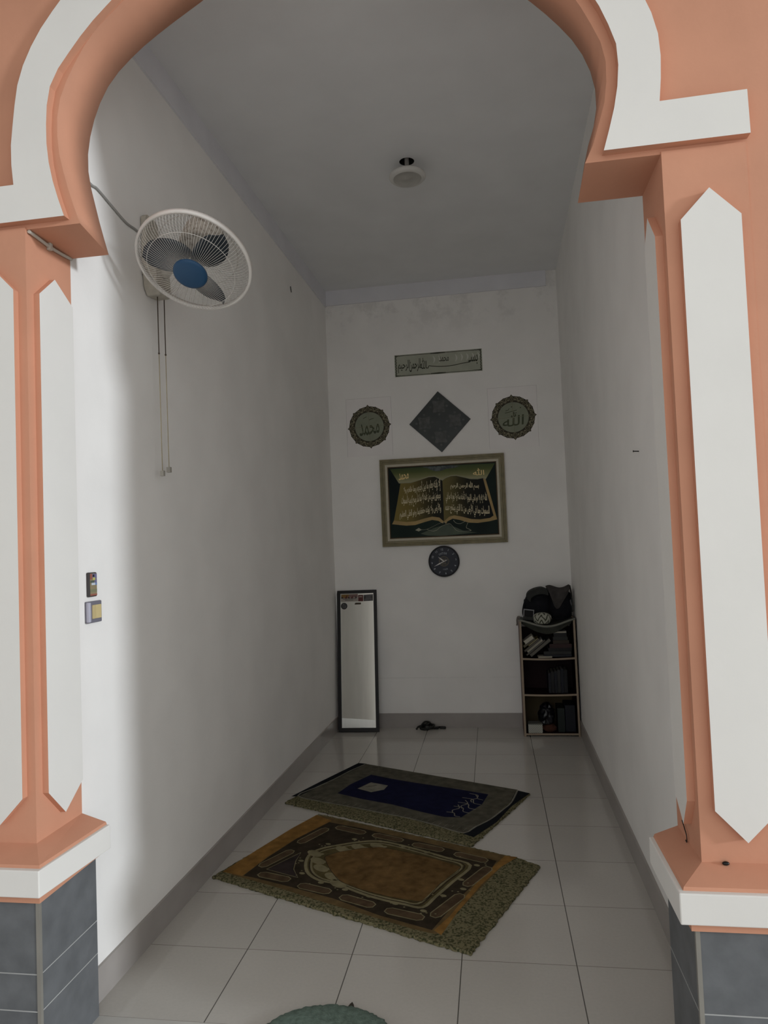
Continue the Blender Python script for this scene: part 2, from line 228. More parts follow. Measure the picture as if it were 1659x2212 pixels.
# ------------------------------------------------------------------ the room shell
T=0.12
f=MB().add([(-3,-0.0,0),(4.5,0,0),(4.5,D+T,0),(-3,D+T,0),(-3,0,-.1),(4.5,0,-.1),(4.5,D+T,-.1),(-3,D+T,-.1)],[(0,1,2,3),(7,6,5,4),(0,4,5,1),(1,5,6,2),(2,6,7,3),(3,7,4,0)])
tag(f.build('floor',FLOOR),kind='structure')
PORCH=mat('porch_floor_tile',(0.50,0.49,0.46),0.5,var=0.1,scale=4)
f=MB().box(-3,4.5,-6,0.0,-.1,0.0)
tag(f.build('floor_porch',PORCH),kind='structure')
def wall_q(name, pts, z0, z1, m):
    w=MB().prism(pts,lambda a,b:(a,b,z0),lambda a,b:(a,b,z1)); return tag(w.build(name,m),kind='structure')
wall_q('wall_left',[(xl(0),0.0),(xl(D),D),(xl(D)-T,D),(xl(0)-T,0.0)],0,H,WALL)
wall_q('wall_right',[(xr(0),0.0),(xr(D),D),(xr(D)+T,D),(xr(0)+T,0.0)],0,H,WALL)
wall_q('wall_back',[(xl(D)-T,D),(xr(D)+T,D),(xr(D)+T,D+T),(xl(D)-T,D+T)],0,H,BWALL)
wall_q('baseboard_left',[(xl(0),0.0),(xl(D),D),(xl(D)+.010,D),(xl(0)+.010,0.0)],0,0.114,SKIRT)
wall_q('baseboard_right',[(xr(0),0.0),(xr(D),D),(xr(D)-.010,D),(xr(0)-.010,0.0)],0,0.114,SKIRT)
wall_q('baseboard_back',[(xl(D)+.010,D-.010),(xr(D)-.010,D-.010),(xr(D)-.010,D),(xl(D)+.010,D)],0,0.114,SKIRT)
# ceiling slab with a round hole for the lamp
LX,LY=1.0,1.69
def ceiling():
    bm=bmesh.new(); r=0.043; n=32
    out=[bm.verts.new(p) for p in [(-.25,0,H),(2.25,0,H),(2.25,D+T,H),(-.25,D+T,H)]]
    inn=[bm.verts.new((LX+r*math.cos(2*math.pi*k/n),LY+r*math.sin(2*math.pi*k/n),H)) for k in range(n)]
    es=[bm.edges.new((out[i],out[(i+1)%4])) for i in range(4)]+[bm.edges.new((inn[i],inn[(i+1)%n])) for i in range(n)]
    bmesh.ops.triangle_fill(bm,edges=es,use_beauty=True)
    for f in [f for f in bm.faces if all(v in inn for v in f.verts)]: bm.faces.remove(f)
    g=bmesh.ops.extrude_face_region(bm,geom=list(bm.faces)); bmesh.ops.translate(bm,verts=[v for v in g['geom'] if isinstance(v,bmesh.types.BMVert)],vec=(0,0,0.07))
    bmesh.ops.recalc_face_normals(bm,faces=bm.faces)
    me=bpy.data.meshes.new('ceiling'); bm.to_mesh(me); bm.free(); me.materials.append(CEIL)
    o=bpy.data.objects.new('ceiling',me); COL.objects.link(o); tag(o,kind='structure')
ceiling()
# painted fascia strips under the ceiling
wall_q('trim_1',[(xl(0),0.0),(xl(D),D),(xl(D)+.012,D),(xl(0)+.012,0.0)],3.532,H,LAV)
wall_q('trim_2',[(xl(D)+.012,D-.014),(1.909,D-.014),(1.909,D),(xl(D)+.012,D)],3.54,H,LAV)

# ------------------------------------------------------------------ arch wall
YF=-0.225
def arch_wall():
    front=[tuple(p) for p in G['FL']]+[tuple(p) for p in G['FR'][::-1][1:]]
    rear=[tuple(p) for p in G['RL']]+[tuple(p) for p in G['RR'][::-1][1:]]
    rx=[(3.2,2.51),(3.2,4.5),(-1.4,4.5),(-1.4,2.51)]
    P=front+rx; Q=rear+rx; n=len(P)
    v=[(a,YF,b) for a,b in P]+[(a,0.0,b) for a,b in Q]
    m=MB().add(v,[tuple(range(n)),tuple(range(2*n-1,n-1,-1))])
    na=len(front)
    m.add(v,[(i,n+i,n+(i+1)%n,(i+1)%n) for i in range(n)])
    for i in range(na-1): m.sm[-n+i]=True
    m.box(2.085,3.2,YF,0.0,0,2.51); m.box(-1.4,-.21,YF,0.0,0,2.51)
    return m.build('wall_front',PINK)
wf=tag(arch_wall(),'terracotta painted front wall with a wide keel arch opening','wall',kind='structure')
def arch_band():
    y0,y1=-.252,YF
    inn=[tuple(p) for p in G['BIL']]+[tuple(p) for p in G['BIR'][::-1][1:]]
    outr=[tuple(p) for p in G['BOL']]+[tuple(p) for p in G['BOR'][::-1][1:]]
    poly=inn+[(2.09,2.525),(2.088,2.642)]+outr[::-1]+[(-.212,2.64),(-.214,2.525)]
    n=len(poly); v=[(a,y0,b) for a,b in poly]+[(a,y1,b) for a,b in poly]
    m=MB().add(v,[tuple(range(n))],0); m.add(v,[(i,n+i,n+(i+1)%n,(i+1)%n) for i in range(n)],1)
    return m.build('arch_band',[WHITE,PINK],wf)
tag(arch_band(),'raised white band round the arch')

# ------------------------------------------------------------------ the two columns
def column(name, label, xi, xo, cap_i, cap_r, tile_i, mould_i, tilez):
    """xi: inner (reveal) face, xo: outer face"""
    s=1 if xi<xo else -1                 # direction from the opening outwards
    root=empty(name,((xi+xo)/2,-.115,0),label=label,cat='column',kind='structure'); rl=Vector(root.location)
    def part(m,nm,mats,**k):
        o=m.build(nm,mats,None,**k); o.parent=root; o.location=-rl; return o
    def rect(i0,i1,o,f,b):              # inner front, inner rear, outer, front, back
        p=[(i0,f),(o,f),(o,b),(i1,b)]
        return p if s>0 else p[::-1]
    part(MB().hexa(rect(xi,xi,xo,-.23,0),rect(xi,xi,xo,-.23,0),.60,2.515),'shaft',PINK)
    # raised panels: white face, painted sides
    xa,xb=(xi+xo)/2-.073,(xi+xo)/2+.077
    poly=[(xa,.785),((xa+xb)/2,.707),(xb,.785),(xb,2.315),((xa+xb)/2,2.393),(xa,2.315)]
    m=MB(); n=6; v=[(a,-.252,b) for a,b in poly]+[(a,-.23,b) for a,b in poly]
    m.add(v,[tuple(range(n))],0); m.add(v,[(i,n+i,n+(i+1)%n,(i+1)%n) for i in range(n)],1)
    part(m,'front_panel',[WHITE,PINK])
    poly=[(-.198,.784),(-.116,.697),(-.022,.767),(-.022,2.332),(-.117,2.392),(-.196,2.318)] if s<0 else [(-.198,.79),(-.15,.712),(-.075,.77),(-.075,2.315),(-.125,2.385),(-.198,2.30)]
    m=MB(); xp=xi-s*.02
    v=[(xp,a,b) for a,b in poly]+[(xi,a,b) for a,b in poly]
    m.add(v,[tuple(range(n))],0); m.add(v,[(i,n+i,n+(i+1)%n,(i+1)%n) for i in range(n)],1)
    part(m,'side_panel',[WHITE,PINK])
    xo2=xo+s*.075
    part(MB().hexa(rect(mould_i,cap_r+s*.012,xo2-s*.006,-.314,0),rect(mould_i+s*.004,cap_r+s*.016,xo2-s*.01,-.31,0),.612,.622)
         .hexa(rect(mould_i+s*.004,cap_r+s*.016,xo2-s*.01,-.31,0),rect(xi,xi,xo,-.23,0),.622,.648),'moulding',PINK)
    part(MB().hexa(rect(cap_i,cap_r,xo2,-.328,0),rect(cap_i,cap_r,xo2,-.328,0),.538,.614),'cap',WHITE,bevel=.003)
    part(MB().hexa(rect(tile_i-s*.014,tile_i-s*.014,xo+s*.055,-.304,0),rect(tile_i-s*.014,tile_i-s*.014,xo+s*.055,-.304,0),.512,.54),'neck',PINK)
    tb=part(MB().hexa(rect(tile_i,tile_i,xo+s*.04,-.288,0),rect(tile_i,tile_i,xo+s*.04,-.288,0),0,.514),'tile_base',SLATE)
    g=MB(); e=.0012
    for z in tilez:
        a,b=sorted((tile_i-s*e,xo+s*.04)); g.box(a,b,-.288-e,-.002,z-.0015,z+.0015)
    part(g,'grout_line',GROUT)
    c=MB(); a,b=sorted((tile_i-s*.002,tile_i+s*.009)); c.box(a,b,-.290,-.279,0,.512); part(c,'corner_trim',TRIM)
    return root
column('column','terracotta column left of the arch with white panels and slate tiled base',0.0,-.21,.075,.10,.045,.068,(.304,.20))
column('column','terracotta column right of the arch with white panels and slate tiled base',1.872,2.085,1.79,1.79,1.834,1.802,(.304,))
# unseen roof, added to shade the upper part of the arch wall
tag(MB().box(-3.0,4.5,-2.6,-.25,4.15,4.25).build('ceiling_sky_blocker',mat('ceiling_blocker_paint',(0.55,0.53,0.50),0.8)),kind='structure')
tag(MB().box(-1.25,-1.05,-2.6,-.212,0,4.15).build('wall_sky_blocker',mat('wall_blocker_paint',(0.42,0.41,0.40),0.8)),kind='structure')  # unseen side wall, added to block sky light from the left of the front
# ------------------------------------------------------------------ lettering
_F={'ا':(0xFE8D,0xFE8E),'آ':(0xFE81,0xFE82),'أ':(0xFE83,0xFE84),'ؤ':(0xFE85,0xFE86),'إ':(0xFE87,0xFE88),'ب':0xFE8F,'ة':(0xFE93,0xFE94),'ت':0xFE95,'ث':0xFE99,'ج':0xFE9D,'ح':0xFEA1,'خ':0xFEA5,
 'د':(0xFEA9,0xFEAA),'ذ':(0xFEAB,0xFEAC),'ر':(0xFEAD,0xFEAE),'ز':(0xFEAF,0xFEB0),'س':0xFEB1,'ش':0xFEB5,'ص':0xFEB9,'ض':0xFEBD,'ط':0xFEC1,'ظ':0xFEC5,'ع':0xFEC9,'غ':0xFECD,'ف':0xFED1,'ق':0xFED5,
 'ك':0xFED9,'ل':0xFEDD,'م':0xFEE1,'ن':0xFEE5,'ه':0xFEE9,'و':(0xFEED,0xFEEE),'ى':(0xFEEF,0xFEF0),'ي':0xFEF1,'ء':(0xFE80,0xFE80),'ئ':0xFE89}
def shape(txt):
    """join Arabic letters and put them in left-to-right drawing order"""
    res=[]
    for w in txt.split(' '):
        if w=='الله': res.append(chr(0xFDF2)); continue
        o=[];i=0;prev=False
        while i<len(w):
            c=w[i]
            if c=='ـ': o.append(c); prev=True; i+=1; continue
            nxt=w[i+1] if i+1<len(w) else None
            if c=='ل' and nxt in ('ا','إ','أ'):
                b={'ا':0xFEFB,'أ':0xFEF7,'إ':0xFEF9}[nxt]; o.append(chr(b+(1 if prev else 0))); prev=False; i+=2; continue
            f=_F.get(c)
            if f is None: o.append(c); prev=False; i+=1; continue
            dual=isinstance(f,int); joinn=dual and nxt is not None and nxt!='ء'
            if dual: o.append(chr(f+(3 if prev and joinn else 2 if joinn else 1 if prev else 0))); prev=joinn
            else: o.append(chr(f[1 if prev and c!='ء' else 0])); prev=False
            i+=1
        res.append(''.join(o[::-1]))
    return ' '.join(res[::-1])
def glyphs(txt, spacing=1.0, bold=0.0):
    """outline of a text as (verts2d, faces), scaled to a unit box 0..1 x 0..1, and its aspect"""
    c=bpy.data.curves.new('tmp','FONT'); c.body=txt; c.resolution_u=3; c.space_character=spacing; c.offset=bold
    o=bpy.data.objects.new('tmp',c); COL.objects.link(o)
    dg=bpy.context.evaluated_depsgraph_get(); dg.update(); ev=o.evaluated_get(dg); me=ev.to_mesh()
    v=[(p.co.x,p.co.y) for p in me.vertices]; f=[tuple(p.vertices) for p in me.polygons]
    ev.to_mesh_clear(); bpy.data.objects.remove(o); bpy.data.curves.remove(c)
    x0=min(a for a,_ in v);x1=max(a for a,_ in v);y0=min(b for _,b in v);y1=max(b for _,b in v)
    return [((a-x0)/(x1-x0),(b-y0)/(y1-y0)) for a,b in v],f,(x1-x0)/(y1-y0)
def put_text(mb, txt, fn, m=0, bold=0.0, spacing=1.0):
    """fn maps unit box coords to 3D"""
    v,f,_=glyphs(txt,spacing,bold); mb.add([fn(a,b) for a,b in v],f,m)
def quadmap(c, y):
    """c: 4 corner points tl,tr,br,bl in (x,z)"""
    tl,tr,br,bl=c
    def fn(a,b):
        x=(bl[0]*(1-a)+br[0]*a)*(1-b)+(tl[0]*(1-a)+tr[0]*a)*b
        z=(bl[1]*(1-a)+br[1]*a)*(1-b)+(tl[1]*(1-a)+tr[1]*a)*b
        return (x,y,z)
    return fn
def flat(mb, poly, y, m=0):
    mb.add([(a,y,b) for a,b in poly],[tuple(range(len(poly)))],m)
def ribbon(mb, path, w, y, m=0):
    """flat stroke of width w along (x,z) path"""
    P=[Vector((a,b)) for a,b in path]; n=len(P); v=[]
    for i in range(n):
        t=(P[min(i+1,n-1)]-P[max(i-1,0)]); t.normalize(); q=Vector((-t.y,t.x)); ww=w[i] if isinstance(w,list) else w
        v+=[(P[i].x+q.x*ww/2,y,P[i].y+q.y*ww/2),(P[i].x-q.x*ww/2,y,P[i].y-q.y*ww/2)]
    mb.add(v,[(2*i,2*i+1,2*i+3,2*i+2) for i in range(n-1)],m)
def disc(mb, c, r, y, m=0, n=24):
    flat(mb,[(c[0]+r*math.cos(2*math.pi*k/n),c[1]+r*math.sin(2*math.pi*k/n)) for k in range(n)],y,m)

# ------------------------------------------------------------------ basmala poster
PAPER=mat('greenish_grey_print',(0.36,0.37,0.30),0.6,var=0.10,scale=9)
INK=mat('dark_print_ink',(0.035,0.035,0.022),0.6)
PALE=mat('pale_print_ink',(0.50,0.51,0.45),0.6,var=0.03)
def poster():
    W,Hh=.724,.184; root=empty('calligraphy_poster',(1.01,D,2.98),label='long narrow grey-green calligraphy poster at the top of the back wall',cat='poster')
    MB().box(-W/2,W/2,-.0016,0,-Hh/2,Hh/2).build('sheet',PAPER,root)
    b=MB(); y=-.0020
    for z,sg in ((Hh/2-.008,1),(-Hh/2+.008,-1)):
        flat(b,[(-W/2+.05,z-.002),(W/2-.05,z-.002),(W/2-.05,z+.002),(-W/2+.05,z+.002)],y)
        for k in range(11):                                   # centre ornament
            x=-.055+.011*k; h=.007*(1-abs(k-5)/7)
            disc(b,(x,z),.0045+h*.35,y-.0001*(k%3),0,8)
        for sx in (-1,1):
            for k in range(7): x=sx*(W/2-.012-.011*k); disc(b,(x,z-sg*.001*(k%2)),.0062-.0005*k,y-.0001*(k%3),0,7)
    for sx in (-1,1):
        for k in range(14):
            z=-Hh/2+.018+(Hh-.036)*k/13; disc(b,(sx*(W/2-.010-.0025*(k%2)),z),.0058,y-.0001*(k%3),0,6)
    b.build('border',INK,root)
    for k in range(9):
        cx=-.04+.045*k
        if 2<=k<=3: continue
        p=MB(); P=[(cx+.012*math.sin(t*math.pi/10)+.006*k/9,.055-.06*t/10*(1.15-.05*abs(k-2))+.008) for t in range(11)]
        ribbon(p,P,[.002+.011*math.sin(math.pi*t/10) for t in range(11)],y); p.build('feather_arc',PALE,root)
    t=MB()
    def bend(x0,x1,z0,z1,sag):
        return lambda a,c:(x0+(x1-x0)*a,y-.0004,z0+(z1-z0)*c-sag*math.sin(math.pi*a))
    put_text(t,shape('الرحيم'),bend(-.335,-.235,-.062,.046,.0),bold=.012); put_text(t,shape('الرحمن'),bend(-.240,-.145,-.058,.052,.0),bold=.012)
    put_text(t,shape('الله'),bend(-.152,-.095,-.040,.052,0),bold=.012)
    ribbon(t,catmull([(-.100,-.028,0),(-.085,-.036,0),(-.075,-.018,0),(-.05,-.022,0),(.02,-.03,0),(.11,-.030,0),(.20,-.018,0),(.262,-.012,0)],8) and [(q.x,q.y) for q in catmull([(-.100,-.028,0),(-.085,-.036,0),(-.075,-.018,0),(-.05,-.022,0),(.02,-.03,0),(.11,-.030,0),(.20,-.018,0),(.262,-.012,0)],8)],.006,y-.0004)
    put_text(t,shape('بسـ'),bend(.25,.326,-.034,.046,0),bold=.012)
    put_text(t,shape('محمد'),bend(.01,.09,.010,.055,0),bold=.003)
    t.build('lettering',INK,root)
    root.rotation_euler=(0,0,0)
poster()

# ------------------------------------------------------------------ round medallion posters
MBROWN=mat('dark_brown_print',(0.032,0.026,0.014),0.6,var=0.2,scale=30)
MBEIGE=mat('beige_print',(0.185,0.165,0.105),0.6,var=0.15,scale=40)
MGREEN=mat('olive_grey_print',(0.21,0.225,0.165),0.6,var=0.1,scale=12)
MINK=mat('deep_olive_ink',(0.055,0.065,0.035),0.6)
SHEET=mat('white_paper',(0.84,0.815,0.80),0.7,var=0.02)
FOLD=mat('paper_edge',(0.60,0.58,0.565),0.8)
def medallion(cx,cz,r,sheet,label,word,kind):
    root=empty('medallion_poster',(cx,D-.001,cz),label=label,cat='poster',group='round calligraphy prints on the back wall')
    x0,x1,z0,z1=[a-b for a,b in zip(sheet,(cx,cx,cz,cz))]
    s=MB().box(x0,x1,-.0012,0,z0,z1,0)
    for a in (x0,x1): s.box(a-.0012,a+.0012,-.0013,0,z0,z1,1)
    s.box(x0,x1,-.0013,0,z1-.001,z1+.001,1)
    s.build('sheet',[SHEET,FOLD],root)
    b=MB(); P=[]; n=192; rot=R(3)
    for k in range(n):
        a=2*math.pi*k/n+rot; q=(k%24)/24; q8=min(q,1-q)*24   # 8 lobes
        j=round(2*math.pi*k/n/(math.pi/4))%8; pk=max(0,1-q8/2.2)
        q2=abs(((k+12)%24)-12); pk2=max(0,1-abs(q2-12)/1.6)
        rr=r*(.915+(.085 if j%2==0 else .065)*pk+.022*pk2)
        P.append((rr*math.cos(a),rr*math.sin(a)))
    flat(b,P,-.0018,0); b.build('ring',MBROWN,root)
    o=MB(); y=-.0022
    for k in range(8):
        a=math.pi/4*k+rot; c,s2=math.cos(a),math.sin(a)
        def L(u,v): return (c*u*r-s2*v*r, s2*u*r+c*v*r)
        for sg in (-1,1):                                    # leaf pair at each point
            ribbon(o,[L(.94,0),L(.87,sg*.045),L(.78,sg*.075),L(.70,sg*.05),L(.66,sg*.01)],[.001,.005,.005,.005,.002],y)
            ribbon(o,[L(.80,sg*.10),L(.87,sg*.16),L(.86,sg*.23),L(.79,sg*.25),L(.75,sg*.20)],[.003,.005,.005,.005,.003],y)
            disc(o,L(.755,sg*.145),.0085,y,0,8); disc(o,L(.83,sg*.205),.006,y,0,8)
        ribbon(o,[L(.94,0),L(.72,0)],.003,y)
        a2=a+math.pi/8
        def L2(u,v): return (math.cos(a2)*u*r-math.sin(a2)*v*r, math.sin(a2)*u*r+math.cos(a2)*v*r)
        disc(o,L2(.74,0),.010,y,0,8)
        for sg in (-1,1): ribbon(o,[L2(.90,0),L2(.84,sg*.05),L2(.78,sg*.06),L2(.71,sg*.08)],[.002,.005,.005,.003],y)
    o.build('ornament',MBEIGE,root)
    d=MB(); disc(d,(0,0),r*.655,-.0026,0,48); d.build('centre',MGREEN,root)
    t=MB(); yy=-.0031
    if kind==0:
        def fn(a,b2): return (-.085+.17*a+.012*(b2-.5),yy,-.072+.115*b2-.03*(.5-a)*.6)
        put_text(t,word,fn,bold=.012)
        for p in ([(-.065,.037),(.0,.05),(.03,.057)],[(-.06,.055),(-.035,.062),(-.03,.075)],[(.005,.03),(.03,.035)]): ribbon(t,p,.005,yy)
        for p in [(-.01,.085),(.075,-.02),(.06,.075)]: disc(t,p,.0055,yy,0,6)
    else:
        def fn(a,b2): return (-.085+.17*a,yy,-.07+.105*b2+.02*(a-.5))
        put_text(t,word,fn,bold=.012)
        for p in ([(.0,.055),(.025,.065),(.04,.067)],[(-.05,.07),(-.02,.085)]): ribbon(t,p,.005,yy)
    t.build('lettering',MINK,root)
    q=MB(); tr=R(2.5)
    for a in (0,math.pi/2): 
        c,s2=math.cos(a+tr),math.sin(a+tr); ribbon(q,[(-c*r*.97,-s2*r*.97),(c*r*.97,s2*r*.97)],.0028,-.0034)
    q.build('fold_line',MBEIGE,root)
medallion(.414,2.489,.186,(.222,.604,2.243,2.730),'round calligraphy medallion on a white sheet left of the dark diamond tile','ﷴ' if False else shape('محمد'),1)
medallion(1.600,2.488,.188,(1.401,1.794,2.240,2.737),'round calligraphy medallion on a white sheet right of the dark diamond tile',shape('الله'),0)

# ------------------------------------------------------------------ diamond tile
def diamond():
    m=mat('dark_patterned_tile',(0.040,0.046,0.044),0.35,var=0.2,scale=10,spec=0.25)
    m2=mat('dark_tile_motif',(0.075,0.078,0.074),0.4,var=0.35,scale=25,spec=0.25)
    e=mat('tile_edge',(0.20,0.195,0.18),0.6)
    h=.253/math.sqrt(2)
    root=empty('wall_tile',(1.004,D,2.490),(0,R(43.5),0),label='dark grey square tile hung as a diamond in the middle of the back wall',cat='tile')
    t=MB().box(-h,h,-.012,0,-h,h,2,{'front':0}); t.build('tile',[m,m2,e],root)
    p=MB()
    for sx in (-1,1):
        for sz in (-1,1):
            c=(sx*h*.5,sz*h*.5); P=[]
            for k in range(48):
                a=2*math.pi*k/48; rr=.052*(1+.22*math.cos(4*a)+.10*math.cos(8*a)); P.append((c[0]+rr*math.cos(a),c[1]+rr*math.sin(a)))
            flat(p,P,-.0124,0)
            for k in range(4): disc(p,(c[0]+.066*math.cos(k*math.pi/2+.78),c[1]+.066*math.sin(k*math.pi/2+.78)),.010,-.0124,0,10)
    p.build('motif',m2,root)
diamond()

# ------------------------------------------------------------------ framed painting
def painting():
    P=G['PT']
    root=empty('framed_painting',(1.0,D-.002,1.84),label='wide framed painting of an open green-gold book with Arabic verses',cat='painting')
    GOLD=mat('aged_gilt_frame',(0.25,0.215,0.12),0.45,var=0.15,scale=20,spec=0.4)
    GDARK=mat('dark_olive_groove',(0.055,0.05,0.025),0.6)
    LIN=mat('cream_liner',(0.52,0.48,0.38),0.6,var=0.05,scale=30)
    BRN=mat('brown_slip',(0.11,0.075,0.045),0.6)
    # stepped frame profile swept round the rectangle: (inset, height above wall, material)
    W,Hh=.510,.361
    prof=[(0,.0,0),(0,.026,0),(.006,.034,0),(.011,.034,1),(.012,.029,0),(.016,.033,0),(.022,.033,1),(.023,.027,0),(.028,.031,0),(.034,.031,1),(.035,.024,0),(.045,.024,0)]
    lin_=[(.045,.024,0),(.047,.027,0),(.064,.022,0)]
    slip=[(.064,.022,0),(.065,.025,0),(.072,.016,0)]
    def sweep(pf):
        m=MB()
        for i in range(len(pf)-1):
            (a,h0,k),(b,h1,_)=pf[i],pf[i+1]
            v=[]
            for q,h in ((a,h0),(b,h1)): v+=[(-W+q,-h,-Hh+q),(W-q,-h,-Hh+q),(W-q,-h,Hh-q),(-W+q,-h,Hh-q)]
            m.add(v,[(j,(j+1)%4,4+(j+1)%4,4+j) for j in range(4)],k)
        return m
    sweep(prof).build('frame',[GOLD,GDARK],root); sweep(lin_).build('liner',LIN,root); sweep(slip).build('slip',BRN,root)
    BG=mat('painted_dark_teal',(0.006,0.011,0.011),0.5,scale=2.2,col2=(0.014,0.026,0.020),mix=(0.4,0.65),spec=0.1)
    SC=painted('painted_moss_green','Z',[(.155,(0.36,0.34,0.21)),(.200,(0.20,0.20,0.09)),(.245,(0.085,0.105,0.035)),(.285,(0.05,0.07,0.028))])
    CL=mat('painted_slate_cloud',(0.012,0.02,0.018),0.4,scale=30,col2=(0.07,0.085,0.08))
    OL=painted('painted_left_page','X',[(-.40,(0.21,0.165,0.045)),(-.26,(0.165,0.125,0.034)),(-.16,(0.07,0.055,0.018)),(-.07,(0.022,0.020,0.009)),(.01,(0.010,0.010,0.007))])
    DK=painted('painted_right_page','X',[(-.01,(0.15,0.125,0.042)),(.06,(0.12,0.10,0.034)),(.14,(0.045,0.038,0.014)),(.20,(0.016,0.015,0.008)),(.36,(0.008,0.009,0.008))])
    GD=mat('painted_gold_edge',(0.33,0.22,0.07),0.4,var=0.12,scale=8)
    MD=mat('painted_green_mound',(0.04,0.06,0.03),0.4,var=0.2,scale=10)
    TX=mat('painted_gold_letters',(0.66,0.58,0.38),0.45,var=0.08,scale=30)
    TG=mat('painted_bright_gold',(0.80,0.60,0.26),0.4)
    W2,H2=W-.070,Hh-.070
    c=MB(); y=-.014
    flat(c,[(-W2,-H2),(W2,-H2),(W2,H2),(-W2,H2)],y,0)
    flat(c,P['mound'],y-.0003,6); flat(c,P['scroll'],y-.0004,1); flat(c,P['clouds'],y-.0006,2)
    flat(c,P['goldL'],y-.0005,5); flat(c,P['goldR'],y-.0005,5)
    flat(c,P['pageL'],y-.0007,3); flat(c,P['pageR'],y-.0007,4)
    # pale rim along the lower edge of the scroll
    ribbon(c,[(a,b+.004) for a,b in P['scroll'][4:]],.008,y-.0010,9)
    c.build('canvas',[BG,SC,CL,OL,DK,GD,MD,TX,TG,mat('painted_pale_rim',(0.26,0.25,0.15),0.4)],root)
    t=MB(); yt=y-.0014
    def line(key,words,wave):
        c4=P[key]; k=.34 if key=='RL1' else .20; ex=lambda p,q:(p[0],p[1]+(p[1]-q[1])*k); c4=[ex(c4[0],c4[3]),ex(c4[1],c4[2]),ex(c4[2],c4[1]),ex(c4[3],c4[0])]; f0=quadmap(c4,yt)
        def fn(a,b):
            x,yy,z=f0(a,b); return (x,yy,z+wave*math.sin(2*math.pi*(a*.9+.05)))
        put_text(t,shape(words),fn,0,bold=.016)
    line('RL1','بسم الله الرحمن الرحيم',.0)
    line('RL2','الله لا إله إلا هو الحي القيوم لا تأخذه سنة ولا نوم له ما في',.006)
    line('RL3','السموات وما في الأرض من ذا الذي يشفع عنده',.006)
    line('LL1','إلا بإذنه يعلم ما بين أيديهم وما خلفهم ولا',-.006)
    line('LL2','يحيطون بشيء من علمه إلا بما شاء وسع كرسيه السموات',-.006)
    line('LL3','والأرض ولا يؤده حفظهما وهو العلي العظيم',-.006)
    t.build('lettering',TX,root)
    a=P['allah'];m_=P['muh']; t=MB()
    put_text(t,chr(0xFDF2),lambda u,v:(a[0][0]+(a[1][0]-a[0][0])*u,yt,a[0][1]+(a[1][1]-a[0][1])*v),bold=.01); t.build('title_word',TG,root); t=MB()
    put_text(t,shape('محمد'),lambda u,v:(m_[0][0]+(m_[1][0]-m_[0][0])*u,yt,m_[0][1]-.006+(m_[1][1]-m_[0][1])*v+.012*u),bold=.01)
    t.build('title_word',TG,root)
    b=MB()
    for key in ('bead1','bead2','bead3'):
        pts=[(q.x,q.y) for q in catmull([(u,v,0) for u,v in P[key]],6)]
        for u,v in pts[::1]: disc(b,(u,v),.0026,yt,0,6)
    flat(b,P['tassel'],yt,0)
    b.build('painted_beads',mat('painted_bead',(0.30,0.30,0.22),0.5),root)
painting()

